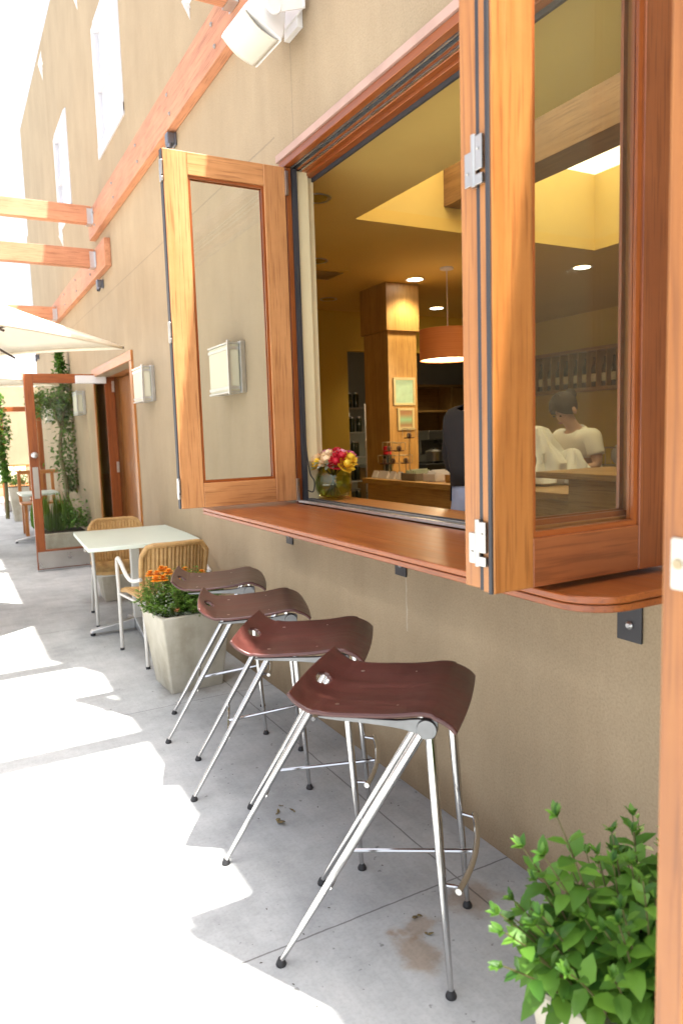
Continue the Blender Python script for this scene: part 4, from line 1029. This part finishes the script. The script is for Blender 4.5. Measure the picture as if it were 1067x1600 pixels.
# wine shelf with bottles
ws = thing('wine_shelf', 'wall mounted wooden wine shelf of narrow upright cubbies', 'shelf', (5.1, 5.6, 1.8))
mb = MB(); Y0, Y1 = 4.2, 7.0
mb.box(5.04, 5.199, Y0, Y1, 1.80, 1.84, 1); mb.box(5.04, 5.199, Y0, Y1, 2.25, 2.29, 1); nb_ = 20
for k in range(nb_+1): y = Y0+(Y1-Y0)*k/nb_; mb.box(5.042, 5.199, y-.007 if k else y, y+.007 if k < nb_ else y, 1.84, 2.25, 2)
mb.build('carcass', OAK, ws, bevel=.002)
mb = MB(); mb.box(5.190, 5.1995, Y0+.02, Y1-.02, 1.842, 2.248); mb.build('back_panel', DARKW[1], ws)
BOT = pm('dark_bottle_glass', (.03, .035, .02), .12)
LAB = pm('bottle_label', (.75, .68, .42), .6, 0, .15, 30)
bot = thing('wine_bottle', 'dark wine bottle with a pale label standing in its cubby of the wall shelf', 'bottle', (0, 0, 0), group='bottles in the wine shelf')
mb = MB(); mb.lathe([(.036, 0), (.038, .01), (.038, .20), (.03, .235), (.014, .265), (.013, .32), (.016, .322), (.016, .335), (0, .336)], (0, 0, 0), 14); mb.build('glass', BOT, bot)
mb = MB(); mb.lathe([(.0386, .06), (.0386, .15)], (0, 0, 0), 14); mb.build('label', LAB, bot)
for k in range(nb_):
    y = Y0+(Y1-Y0)*(k+.5)/nb_
    if k == 0: bot.location = (5.095, y, 1.841)
    else: dup(bot, (5.09+.008*((k*7) % 3), y, 1.841), k*.7, bot['label'])

bc = thing('back_counter', 'low dark wood back counter along the far wall below the wine shelf', 'counter', (4.9, 5.2, 0))
mb = MB(); mb.box(4.56, 5.195, 3.2, 6.9, .905, .95, 1); mb.build('countertop', pm('dark_counter_top', (.10, .09, .085), .3), bc, bevel=.004)
mb = MB()
for k in range(6): mb.box(4.60, 5.19, 3.22+k*.612, 3.825+k*.612, .06, .904, 2)
mb.build('cabinet_doors', OAK, bc, bevel=.003)
dr = thing('dish_rack', 'steel dish rack of upright plates on the back counter right of the woman', 'rack', (4.85, 5.0, .95))
mb = MB()
for a in (4.66, 5.04): mb.tube([(a, 4.55, .96), (a, 5.5, .96), (a, 5.5, 1.16), (a, 4.55, 1.16)], .008, 6, closed=True)
for k in range(13): mb.tube([(4.66, 4.56+k*.077, .965), (4.66, 4.56+k*.077, 1.155)], .004, 5); mb.tube([(4.66, 4.56+k*.077, .965), (5.04, 4.56+k*.077, .965)], .004, 5)
mb.build('rack_frame', WIRE, dr)
for k in range(11):
    mb = MB(); mb.lathe([(.03, 0), (.06, .004), (.115, .016), (.112, .020), (.055, .009), (0, .008)], (4.85, 4.60+k*.077, 1.085), 20, axis=(0.05, 1, .12))
    pl3 = mb.build('plate', PLASTIC, None); tag(pl3, 'white plate standing upright in the steel dish rack', 'plate', 'plates in the dish rack')
# kitchen beyond the opening
DKM = pm('black_appliance', (.03, .03, .032), .35)
STL = pm('stainless', (.5, .5, .5), .3, .9)
t_ = thing('wire_rack', 'tall dark wire storage rack seen left of the column', 'rack', (2.75, 7.9, 0))
mb = MB()
for a in (2.45, 3.05):
    for b in (7.7, 8.1): mb.tube([(a, b, .01), (a, b, 1.75)], .013, 8)
mb.build('posts', STL, t_)
for k in range(6):
    mb = MB(); z = .2+k*.3
    for j in range(9): mb.tube([(2.45, 7.7+.05*j, z), (3.05, 7.7+.05*j, z)], .004, 5)
    mb.tube([(2.45, 7.7, z), (3.05, 7.7, z), (3.05, 8.1, z), (2.45, 8.1, z)], .008, 6, closed=True); mb.build('shelf', STL, t_)
jr = None; q = random.Random(9)
for k in range(6):
    for j in range(7):
        if q.random() < .12: continue
        loc = (2.50+j*.082, 7.8+q.uniform(-.05, .05), .209+k*.3)
        if jr is None:
            jr = thing('storage_jar', 'dark lidded storage jar standing on the wire rack', 'jar', loc, group='jars on the kitchen rack')
            mb = MB(); mb.lathe([(.034, 0), (.036, .01), (.036, .15), (.03, .17)], loc, 12); mb.build('jar_body', BOT, jr)
            mb = MB(); mb.lathe([(.033, .170), (.033, .19), (0, .192)], loc, 12); mb.build('lid', STL, jr)
        else: dup(jr, loc, 0, jr['label'])
t_ = thing('kitchen_oven', 'black oven range in the kitchen beyond the opening', 'oven', (3.5, 8.2, 0))
mb = MB(); mb.box(3.05, 4.2, 7.9, 8.6, .05, .95); mb.build('oven_body', DKM, t_, bevel=.01)
mb = MB(); mb.box(3.1, 4.15, 7.885, 7.899, .25, .75); d_ = mb.build('oven_door', pm('oven_glass', (.02, .02, .02), .1), t_); mb = MB(); mb.tube([(3.15, 7.86, .8), (4.1, 7.86, .8)], .012, 8); mb.build('handle', STL, d_)
for k in range(4): mb = MB(); mb.lathe([(.10, .95), (.10, .97), (.08, .975), (0, .975)], (3.25+.26*k, 8.2, 0), 12); mb.build('burner', DKM, t_)
t_ = thing('stock_pot', 'covered steel pot standing on the black oven', 'pot', (3.35, 8.15, .975)); mb = MB(); mb.lathe([(.11, .976), (.115, .99), (.115, 1.11), (.118, 1.115), (.05, 1.14), (0, 1.145)], (3.35, 8.15, 0), 18); mb.build('pot_body', STL, t_); mb = MB(); mb.ball((3.35, 8.15, 1.155), .014, 8); mb.build('lid_knob', DKM, t_)
t_ = thing('wall_cupboard', 'tan open kitchen cupboard on the back kitchen wall', 'cupboard', (3.9, 9.8, 1.4))
mb = MB(); mb.box(3.6, 4.9, 9.99, 9.995, 1.4, 2.15, 0); mb.box(3.6, 3.64, 9.65, 9.99, 1.4, 2.15, 2); mb.box(4.3, 4.34, 9.65, 9.99, 1.4, 2.15, 2); mb.box(4.86, 4.9, 9.65, 9.99, 1.4, 2.15, 2); mb.box(3.64, 4.86, 9.65, 9.99, 1.4, 1.43, 0); mb.box(3.64, 4.86, 9.65, 9.99, 1.75, 1.78, 0); mb.box(3.6, 4.9, 9.64, 9.99, 2.151, 2.19, 0)
mb.build('cupboard_body', OAK, t_); mb = MB(); mb.box(4.345, 4.855, 9.63, 9.648, 1.44, 2.14, 2); mb.build('cupboard_door', OAK, t_)
t_ = thing('coffee_machine', 'steel coffee machine at the back of the kitchen', 'machine', (3.3, 9.6, .9))
mb = MB(); mb.box(2.9, 3.9, 9.4, 9.9, .9, 1.02); mb.box(2.9, 3.9, 9.6, 9.9, 1.02, 1.25); mb.box(2.88, 3.92, 9.35, 9.9, 1.25, 1.40); mb.build('machine_body', STL, t_, bevel=.015)
mb = MB()
for k in range(3): mb.lathe([(.03, 0), (.03, -.06), (0, -.06)], (3.1+.3*k, 9.48, 1.25), 12); mb.tube([(3.1+.3*k, 9.46, 1.2), (3.1+.3*k, 9.28, 1.18)], .012, 6)
mb.build('brew_group', DKM, t_)
t_ = thing('kitchen_bench', 'tan kitchen work bench along the back wall', 'bench', (3.6, 9.7, 0)); mb = MB(); mb.box(2.1, 5.2, 9.3, 9.98, .85, .899, 0); mb.build('worktop', STL, t_); mb = MB(); mb.box(2.12, 5.18, 9.36, 9.97, .012, .849, 0); mb.build('cabinet', OAK, t_)
def kshift(names, dx, dy, dz=0):
    for o in [o for o in COL.objects if o.parent is None and o.name.split('.')[0] in names]: o.location = o.location+Vector((dx, dy, dz))
kshift(('kitchen_oven', 'stock_pot'), 1.05, .0); kshift(('wall_cupboard',), 1.55, 0, -.05); kshift(('coffee_machine',), 2.3, 0); kshift(('kitchen_bench',), 2.1, 0)
# unseen ceiling lights, added to brighten the kitchen
for kx, ky, kl in ((3.4, 8.3, 'unseen ceiling light added to brighten the kitchen rack'), (5.2, 8.7, 'unseen ceiling light added to brighten the kitchen oven')): down(kx, ky, 1, kl)

# vase with roses on the inner ledge
vx, vy, vz = .165, 3.15, 1.0755
vs_ = thing('glass_vase', 'round green glass fish bowl vase on the inner ledge', 'vase', (vx, vy, vz))
mG = glass_mat('green_vase_glass', (.90, .94, .78))
mb = MB(); prof = [(0, .002), (.045, .002), (.07, .014), (.090, .050), (.094, .085), (.084, .125), (.064, .152), (.058, .160), (.053, .160), (.060, .150), (.079, .122), (.089, .085), (.085, .052), (.066, .02), (.04, .009), (0, .009)]
mb.lathe(prof, (vx, vy, vz), 32); mb.build('bowl', mG, vs_)
mb = MB(); mb.lathe([(0, .0095), (.039, .0095), (.065, .021), (.084, .053), (.0875, .085), (.080, .115), (0, .115)], (vx, vy, vz), 28)
mb.build('water', glass_mat('vase_water', (.86, .90, .68), .3), vs_)
bq = thing('rose_bouquet', 'low round bouquet of pink, yellow, cream and red roses in the vase', 'flowers', (vx, vy, vz+.05))
q = random.Random(2)
PC = {'red': (.55, .012, .03), 'pink': (.75, .28, .38), 'cream': (.82, .62, .38), 'yellow': (.85, .58, .04), 'magenta': (.60, .10, .25)}
PM = {k: pm('petal_'+k, v, .55, 0, .12, 60) for k, v in PC.items()}
ROS = [(-.085, -.01, .185, 'red'), (-.045, -.05, .195, 'cream'), (-.02, -.065, .175, 'yellow'), (.01, -.03, .215, 'cream'), (.035, -.06, .19, 'cream'), (.07, -.04, .18, 'red'), (.05, .01, .215, 'pink'), (-.05, .02, .215, 'pink'), (0, .03, .225, 'red'), (.085, .02, .195, 'yellow'), (-.02, .07, .205, 'pink'), (.04, .065, .205, 'magenta'), (-.075, .05, .195, 'magenta'), (.075, -.015, .205, 'red'), (.10, -.01, .17, 'yellow')]
# view-right is roughly -y here: rose offsets run along (-y, x)
for a, b_, h, cname in ROS:
    p = Vector((vx+(b_*.9+a*.2)*1.2, vy-a*1.22, vz+h*1.06)); out = (p-Vector((vx, vy, vz+.08))).normalized(); mb = MB()
    s1 = out.orthogonal().normalized(); s2 = out.cross(s1)
    for lay, (n_, r_, tilt, sz) in enumerate([(5, .006, 1.6, .027), (6, .015, .9, .033), (7, .024, .45, .036), (8, .032, .1, .034)]):
        for k in range(n_):
            an = 6.283*k/n_+lay*.5+q.uniform(-.15, .15); rad = s1*math.cos(an)+s2*math.sin(an)
            mb.leaf(p+rad*r_*.6-out*.010-out*.004*lay, out*tilt+rad*.8, out-rad*.6, sz, sz*1.15, curl=-.25)
    mb.ball(p, .020, 8); mb.build('rose', PM[cname], bq)
mb = MB(); ml = MB()
for a, b_, h, cname in ROS:
    p = Vector((vx+(b_*.9+a*.2)*1.2, vy-a*1.22, vz+h*1.06)); mb.tube([Vector((vx-b_*.5, vy+a*.45, vz+.02)), Vector((vx+b_*.15, vy-a*.2, vz+.12)), p], .0028, 5)
for k in range(80):
    an = q.uniform(0, 6.28); p = Vector((vx+.08*math.cos(an), vy+.07*math.sin(an), vz+q.uniform(.155, .19))); ml.leaf(p, (math.cos(an), math.sin(an), q.uniform(-.5, .4)), (0, 0, 1), .04, .02)
mb.build('stems', STEM, bq); ml.build('leaves', LEAFG, bq)
mb = MB(); mb.tube(spline([(.03, 3.185, 2.2), (.028, 3.185, 1.8), (.034, 3.18, 1.4), (.05, 3.178, 1.22), (.07, 3.17, 1.17), (.06, 3.165, 1.12), (.035, 3.17, 1.125)], 6), .003, 6)
tag(mb.build('power_cable', RUBBER, None), 'thin dark cable hanging down the left window reveal', 'cable')
t_ = thing('jam_jar', 'dark jar with a red lid standing behind the bouquet', 'jar', (1.83, 5.42, 1.0))
mb = MB(); mb.lathe([(.04, .001), (.042, .01), (.042, .18), (.035, .2)], (1.95, 5.47, 1.0), 14); mb.build('jar_body', BOT, t_)
mb = MB(); mb.lathe([(.038, .2), (.038, .27), (0, .272)], (1.95, 5.47, 1.0), 14); mb.build('lid', PM['red'], t_)

# ------------------------------------------------------------------ people
def person(name, label, J, E_, cloth, loc):
    """J: name -> (x,y,z,r); E_: edges; cloth: part name -> (bones, material, inflate)"""
    t_ = thing(name, label, 'person', loc)
    names = list(J); idx = {n_: i for i, n_ in enumerate(names)}
    me = bpy.data.meshes.new('tmp'); me.from_pydata([J[n_][:3] for n_ in names], [(idx[a], idx[b]) for a, b in E_], [])
    o = bpy.data.objects.new('tmp', me); COL.objects.link(o)
    o.modifiers.new('skin', 'SKIN').use_smooth_shade = True
    for i, n_ in enumerate(names):
        sv_ = me.skin_vertices[0].data[i]; r_ = J[n_][3]; sv_.radius = r_ if isinstance(r_, tuple) else (r_, r_); sv_.use_root = (n_ == 'pelvis')
    sb = o.modifiers.new('sub', 'SUBSURF'); sb.levels = 2; sb.render_levels = 2
    dg = bpy.context.evaluated_depsgraph_get(); dg.update()
    body = bpy.data.meshes.new_from_object(o.evaluated_get(dg)); bpy.data.objects.remove(o)
    body.materials.clear(); body.materials.append(SKIN); body.shade_smooth()
    bo = bpy.data.objects.new('body', body); COL.objects.link(bo); bo.parent = t_
    segs = [(a, b, Vector(J[a][:3]), Vector(J[b][:3])) for a, b in E_]
    def near(p):
        best = None
        for a, b, A, B_ in segs:
            d = B_-A; tt = max(0, min(1, (p-A).dot(d)/max(1e-9, d.length_squared))); ds = (p-A-d*tt).length
            if best is None or ds < best[0]: best = (ds, (a, b), tt)
        return best[1], best[2]
    for part, (bones, mt, inf) in cloth.items():
        fs = []; used = {}
        for p in body.polygons:
            e, tt = near(p.center)
            lim = bones.get(e)
            if lim is None or tt > lim: continue
            fs.append([used.setdefault(v, len(used)) for v in p.vertices])
        vs2 = [None]*len(used)
        for v, i in used.items():
            pt = body.vertices[v]; k = noise.noise(pt.co*14)*.006
            vs2[i] = pt.co+pt.normal*(inf+k)
        m2 = bpy.data.meshes.new(part); m2.from_pydata([tuple(x) for x in vs2], [], fs); m2.materials.append(mt); m2.shade_smooth()
        po = bpy.data.objects.new(part, m2); COL.objects.link(po); po.parent = t_
        md = po.modifiers.new('solid', 'SOLIDIFY'); md.thickness = .006; md.offset = 0
    return t_, bo
def fingers(J, E_, wrist, hand, side):
    w_, h_ = Vector(J[wrist][:3]), Vector(J[hand][:3]); d = (h_-w_).normalized(); s_ = d.cross(Vector((0, 0, 1)))
    s_ = s_.normalized() if s_.length > .1 else Vector((0, 1, 0)); n_ = s_.cross(d)
    for k, (off, L_) in enumerate([(-.027, .062), (-.009, .072), (.009, .068), (.027, .052)]):
        a = h_+s_*off+d*.02; b = a+d*L_*.55-n_*.012*side; c = b+d*L_*.35-n_*.028*side
        for nm, p, r_ in (('a', a, .010), ('b', b, .0085), ('c', c, .007)): J['%sf%d%s' % (hand, k, nm)] = (p.x, p.y, p.z, r_)
        E_ += [(hand, '%sf%da' % (hand, k)), ('%sf%da' % (hand, k), '%sf%db' % (hand, k)), ('%sf%db' % (hand, k), '%sf%dc' % (hand, k))]
    a = w_.lerp(h_, .5)+s_*-.035; b = a+d*.035-s_*.015; J[hand+'t1'] = (a.x, a.y, a.z, .011); J[hand+'t2'] = (b.x, b.y, b.z, .009); E_ += [(wrist, hand+'t1'), (hand+'t1', hand+'t2')]
def face(J, head, fwd, par_obj, hairm, bun=False, name='hair'):
    pass

# the person in black, back turned: facing +y
def stand(cx, cy, sc, lean, head_fwd):
    J = {'pelvis': (0, 0, .95, .135), 'waist': (0, .01, 1.10, .125), 'chest': (0, .0, 1.30, .145), 'neck0': (0, .01, 1.47, .075), 'neck': (0, .02, 1.53, .052), 'head': (0, .045, 1.63, .085), 'crown': (0, .04, 1.72, .075), 'nose': (0, .135, 1.62, .018)}
    E_ = [('pelvis', 'waist'), ('waist', 'chest'), ('chest', 'neck0'), ('neck0', 'neck'), ('neck', 'head'), ('head', 'crown'), ('head', 'nose')]
    for s_, nm in ((-1, 'l'), (1, 'r')):
        J[nm+'sh'] = (.175*s_, 0, 1.42, .075); J[nm+'el'] = (.19*s_, .0, 1.20, .046); J[nm+'wr'] = (.10*s_, .15, 1.25, .032); J[nm+'ha'] = (.05*s_, .19, 1.30, .034)
        J[nm+'hip'] = (.095*s_, 0, .90, .105); J[nm+'kn'] = (.10*s_, .02, .50, .062); J[nm+'an'] = (.10*s_, -.02, .09, .042); J[nm+'to'] = (.11*s_, .15, .04, .035)
        E_ += [('chest', nm+'sh'), (nm+'sh', nm+'el'), (nm+'el', nm+'wr'), (nm+'wr', nm+'ha'), ('pelvis', nm+'hip'), (nm+'hip', nm+'kn'), (nm+'kn', nm+'an'), (nm+'an', nm+'to')]
        fingers(J, E_, nm+'wr', nm+'ha', 1)
    return J, E_
UP = {('waist', 'chest'): 1, ('chest', 'neck0'): .95, ('pelvis', 'waist'): 1}
def arms(a1, a2=None):
    o = {}
    for nm in 'lr':
        o[('chest', nm+'sh')] = 1; o[(nm+'sh', nm+'el')] = a1
        if a2: o[(nm+'el', nm+'wr')] = a2
    return o
LEG = {}
for nm in 'lr': LEG.update({('pelvis', nm+'hip'): 1, (nm+'hip', nm+'kn'): 1, (nm+'kn', nm+'an'): 1})
SHOE = {}
for nm in 'lr': SHOE.update({(nm+'an', nm+'to'): 1})
def tilt(J, names_bottom, ang, pivz, scale):
    out = {}
    for k, (x, y, z, r_) in J.items():
        x, y, z = x*scale, y*scale, z*scale
        if z > pivz:
            dz = z-pivz; f = min(1, dz/.25); a = ang*f
            y, z = y*math.cos(a)+dz*math.sin(a), pivz+dz*math.cos(a)-y*math.sin(a)
        out[k] = (x, y, z, (r_*scale if not isinstance(r_, tuple) else r_))
    return out
def hair_and_eyes(t_, J, hairm, bun):
    h = Vector(J['head'][:3]); c = Vector(J['crown'][:3]); n_ = Vector(J['nose'][:3]); f = (n_-h); f -= (c-h).normalized()*f.dot((c-h).normalized()); f.normalize(); upv = (c-h).normalized(); sd = f.cross(upv)
    mid = h.lerp(c, .55); mb = MB(); Mx = Matrix(((sd.x, f.x, upv.x, mid.x), (sd.y, f.y, upv.y, mid.y), (sd.z, f.z, upv.z, mid.z), (0, 0, 0, 1)))
    mb.M = Mx; rows = []
    for i in range(13):
        th_ = math.pi*.68*i/12; row = []
        for j in range(25):
            a = 2*math.pi*j/24; fr_ = max(0, math.sin(a)); lim = 1-.42*fr_*fr_; tt = th_*lim
            rr = .098*(1+.03*math.sin(9*a+3*th_)); row.append((rr*math.sin(tt)*math.cos(a)*.93, rr*math.sin(tt)*math.sin(a)*1.12-.008, rr*math.cos(tt)*1.12))
        rows.append(row)
    mb.grid(rows)
    if bun: mb.ball((0, -.12, .03), (.042, .042, .042), 12)
    mb.build('hair', hairm, t_, solid=.006)
    for s_ in (-1, 1):
        mb = MB(); mb.M = Mx; mb.ball((.033*s_, .085, -.022), (.012, .006, .007), 8); mb.build('eye', BLACKC, t_)
        mb = MB(); mb.M = Mx; mb.ball((.092*s_, -.005, -.035), (.010, .02, .032), 8); mb.build('ear', SKIN, t_)
    mb = MB(); mb.M = Mx; mb.ball((0, .085, -.085), (.024, .008, .006), 8); mb.build('lips', pm('lips', (.42, .16, .14), .5), t_)
J, E_ = stand(0, 0, 1, 0, 0); J = tilt(J, None, .02, 1.0, 1.008)
p1, b1 = person('person', 'person in a black top and grey blue trousers, back turned, just inside the window', J, E_, {'shirt': ({**UP, ('pelvis', 'waist'): 0, **arms(1, .95)}, BLACKC, .022), 'trousers': ({('pelvis', 'waist'): 1, **LEG}, TROUSER, .014), 'shoes': (SHOE, BLACKC, .012)}, (0, 0, 0))
hair_and_eyes(p1, J, HAIR, False)
p1.location = (.675, 2.605, .0); p1.rotation_euler = (0, 0, R(-84))
J, E_ = stand(0, 0, 1, 0, 0)
for nm, s_ in (('l', -1), ('r', 1)):
    J[nm+'el'] = (.23*s_, .10, 1.17, .044); J[nm+'wr'] = (.12*s_, .30, 1.16, .030); J[nm+'ha'] = (.07*s_, .37, 1.18, .033)
for k in list(J):
    if 'haf' in k or 'hat' in k: del J[k]
E_ = [e for e in E_ if e[0] in J and e[1] in J]
for nm in 'lr': fingers(J, E_, nm+'wr', nm+'ha', 1)
J = {k: (x, y, z, r_*.9) for k, (x, y, z, r_) in J.items()}
J = tilt(J, None, .34, 1.0, .945)
hx, hy, hz = J['head'][:3]
for k in ('crown', 'nose'):      # bowed head
    x, y, z, r_ = J[k]; dy, dz = y-hy, z-hz; a = -.34; J[k] = (x, hy+dy*math.cos(a)-dz*math.sin(a), hz+dz*math.cos(a)+dy*math.sin(a), r_)
p2, b2 = person('person', 'woman in a white tee bending over a white cloth behind the counter', J, E_, {'shirt': ({**UP, **arms(.62)}, TEE, .014), 'trousers': ({('pelvis', 'waist'): .4, **LEG}, BLACKC, .014), 'shoes': (SHOE, BLACKC, .012)}, (0, 0, 0))
hair_and_eyes(p2, J, HAIR, True)
p2.location = (2.82, 3.98, .01); p2.rotation_euler = (0, 0, R(90))
# cloth in her hands
mb = MB(); cx, cy = 2.13, 3.80
def fold(a, z): return 1+.14*math.sin(5*a+z*16)+.10*math.sin(9*a-z*23)+.05*math.sin(17*a)
pr = [(.21, 0), (.25, .02), (.24, .08), (.21, .15), (.17, .22), (.13, .28), (.10, .34), (.07, .385), (.03, .405), (0, .407)]
mb.lathe(pr, (cx, cy, 1.002), 96, mod=fold)
mb.lathe([(r_*.62, z*.86) for r_, z in pr], (cx-.10, cy+.20, 1.003), 60, mod=fold)
mb.lathe([(r_*.6, z*.6) for r_, z in pr], (cx+.16, cy-.18, 1.003), 60, mod=fold)
tag(mb.build('white_cloth', pm('crumpled_white_cloth', (.74, .74, .72), .85, 0, .04, 10, .4, 18), None, solid=0), 'crumpled white cloth heaped on the counter under the woman', 'cloth')

# ------------------------------------------------------------------ plants and furniture farther along the wall
def cloud(mb, q, n_, fn, L_, W_, droop=.3):
    for i in range(n_):
        p = Vector(fn(q)); d = Vector((q.uniform(-1, 1), q.uniform(-1, 1), q.uniform(-.7, .6)-droop*.3)); mb.leaf(p, d, (q.uniform(-.5, .5), q.uniform(-.5, .5), 1), q.uniform(.7, 1.25)*L_, q.uniform(.7, 1.2)*W_)
def limb(mb, pts, r0, r1, n=7):
    k = len(pts); mb.tube(pts, [r0+(r1-r0)*i/(k-1) for i in range(k)], n)
q = random.Random(21)
vine = thing('climbing_vine', 'dark green climbing vine trained up the wall behind the glazed door', 'vine', (-.12, 10.2, 0))
mb = MB()
limb(mb, spline([(-.22, 10.0, .3), (-.16, 10.05, .8), (-.20, 10.1, 1.3), (-.12, 10.15, 1.8), (-.1, 10.2, 2.3), (-.08, 10.3, 2.6)], 4), .035, .012)
limb(mb, spline([(-.18, 10.1, 1.6), (-.26, 10.2, 1.9), (-.40, 10.3, 2.0), (-.50, 10.35, 1.95)], 4), .018, .006)
mb.build('stem', STEM, vine)
mb = MB()
def vcol(q):
    z = q.uniform(.75, 2.6); w_ = .10+.14*max(0, math.sin((z-.75)/1.1*3.14)) if z < 1.85 else .22-.18*(z-1.85)/.75
    k = noise.noise(Vector((z*3.0, 1, 2)))*.05
    return (-.10+k+q.gauss(0, .40)*w_, 10.2+q.gauss(0, .5)*w_*1.2, z)
cloud(mb, q, 1500, vcol, .07, .042)
def varch(q):
    x = q.uniform(-.54, .0); z = 1.93+.09*q.gauss(0, 1)-.10*(x+.3)**2; return (x, 10.25+q.gauss(0, .14), z)
cloud(mb, q, 1100, varch, .06, .036)
mb.build('foliage', LEAFD, vine)
tp = thing('ivy_topiary', 'bright green narrow ivy column seen left of the glazed door', 'shrub', (-.80, 11.6, 0))
mb = MB(); limb(mb, [(-.80, 11.6, .3), (-.78, 11.62, 1.0), (-.82, 11.6, 1.6), (-.80, 11.6, 2.05)], .03, .012); mb.build('stem', STEM, tp)
mb = MB()
def tcol(q):
    z = q.uniform(.85, 2.12); w_ = .13*(1-.55*(1.75-z)/.9 if z < 1.75 else 1-.6*(z-1.75)/.4)
    a = q.uniform(0, 6.28); r_ = math.sqrt(q.random())*w_; return (-.80+r_*math.cos(a)+.02*math.sin(z*9), 11.6+r_*math.sin(a), z)
cloud(mb, q, 1300, tcol, .06, .036); mb.build('foliage', LEAF, tp)
pb2 = thing('planter_box', 'low grey concrete trough planter behind the glazed door', 'planter', (-.35, 9.35, 0))
mb = MB(); mb.frustum((-.33, 9.5), .46, .40, .54, .48, .002, .30); mb.build('trough', CASTC, pb2, bevel=.012)
mb = MB(); mb.box(-.58, -.08, 9.28, 9.72, .301, .306); mb.build('soil', SOIL, pb2)
fp = thing('fern_clump', 'mixed grassy and leafy green clump in the trough behind the glazed door', 'plant', (-.35, 9.5, .3))
mb = MB()
for i in range(150):
    a = q.uniform(0, 6.28); r_ = q.uniform(.02, .24); b = Vector((-.42+r_*math.cos(a)*.8, 9.5+r_*math.sin(a)*.6, .30)); mb.leaf(b, (math.cos(a)*.5, math.sin(a)*.5, 1.2), (math.cos(a), math.sin(a), .2), q.uniform(.22, .48), .016, curl=.35)
mb.build('blades', LEAF2, fp)
mb = MB(); cloud(mb, q, 500, lambda q: (-.17+q.gauss(0, .09), 9.45+q.gauss(0, .1), .36+abs(q.gauss(0, .13))), .05, .032); mb.build('foliage', LEAF, fp)
tg = thing('tall_planter', 'tall slim tapered stone planter far down the patio', 'planter', (-.44, 14.2, 0))
mb = MB(); mb.frustum((-.42, 14.2), .22, .22, .36, .36, .002, .62); mb.build('pot', CASTC, tg, bevel=.01)
mb = MB(); mb.box(-.58, -.26, 14.04, 14.36, .621, .626); mb.build('soil', SOIL, tg)
tq = thing('potted_shrub', 'small round green shrub growing in the tall far planter', 'shrub', (-.44, 14.2, .62))
mb = MB(); cloud(mb, q, 420, lambda q: (-.44+q.gauss(0, .10), 14.2+q.gauss(0, .10), .68+abs(q.gauss(0, .11))), .05, .03); mb.build('foliage', LEAF, tq)
bistro((-.42, 11.0, 0), 0, 'white bistro table half hidden behind the edge of the glazed door', (.5, .7))
# timber bench with slatted back behind the door
def bench(label, x, y, rz, L_, h=.45):
    t_ = thing('wooden_bench', label, 'bench', (0, 0, 0)); mb = MB()
    for k in range(4): mb.box(-L_/2, L_/2, -.2+k*.105, -.2+k*.105+.09, h-.03, h, 0)
    mb.build('seat', WARM, t_, bevel=.004); mb = MB()
    for k in range(int(L_/.16)+1): mb.box(-L_/2+k*.16, -L_/2+k*.16+.05, .22, .245, h, h+.42, 2)
    mb.box(-L_/2, L_/2, .215, .25, h+.42, h+.48, 0); mb.build('backrest', WARM, t_, bevel=.004)
    for a in (-L_/2+.03, L_/2-.08):
        for b in (-.19, .2):
            mb = MB(); mb.box(a, a+.05, b, b+.05, .002, h-.031, 2); mb.build('leg', WARM, t_)
    t_.location = (x, y, 0); t_.rotation_euler = (0, 0, rz); return t_
bench('warm wood slatted bench seen through the glazed door glass', -.28, 11.9, 0, .62, .5)
bench('pale wood bench with cushions beyond the far door', -.55, 18.6, 0, 1.6, .42)
for x, lab, m_ in [(-.95, 'pale cream cushion leaning on the far bench', CANVAS), (-.52, 'soft green cushion leaning on the far bench', LEAFG), (-.1, 'tan cushion leaning on the far bench, rightmost', CREAM)]:
    mb = MB(); mb.M = Matrix.Translation((x, 18.62, .66)) @ Matrix.Rotation(R(-18), 4, 'X')
    rows = []
    for s_ in (1, -1):
        rows = [[((2*i/10-1)*.21, s_*.075*(max(0, 1-abs(2*i/10-1)**2.6)*max(0, 1-abs(2*j/10-1)**2.6))**.5, (2*j/10-1)*.21) for i in range(11)] for j in range(11)]; mb.grid(rows if s_ < 0 else [r_[::-1] for r_ in rows])
    tag(mb.build('cushion', m_, None), lab, 'cushion', 'cushions on the far bench')
bwl = MB(); bwl.box(-6, 2.2, 21, 21.25, 0, 2.9)
tag(bwl.build('boundary_wall', STUCCO, None, smooth=False), 'tan stucco boundary wall closing the far end of the patio', 'wall')
fb = thing('far_building', 'pale white building beyond the patio, behind the umbrellas', 'building', (-3, 32, 0))
mb = MB(); mb.box(-14, 3, 30, 40, 0, 6.9); mb.build('wall', WHITE, fb, smooth=False)
mb = MB(); mb.box(-14.2, 3.2, 29.8, 40.2, 6.9, 7.15); mb.build('roof', WHITE, fb)
for k in range(3):
    mb = MB(); x = -1.2-3*k; mb.box(x-.6, x+.6, 29.94, 29.995, 3.6, 5.2); f = mb.build('window', ALU, fb, bevel=.01); mb = MB(); mb.box(x-.5, x+.5, 29.93, 29.939, 3.7, 5.1); mb.build('pane', HAZYG, f)
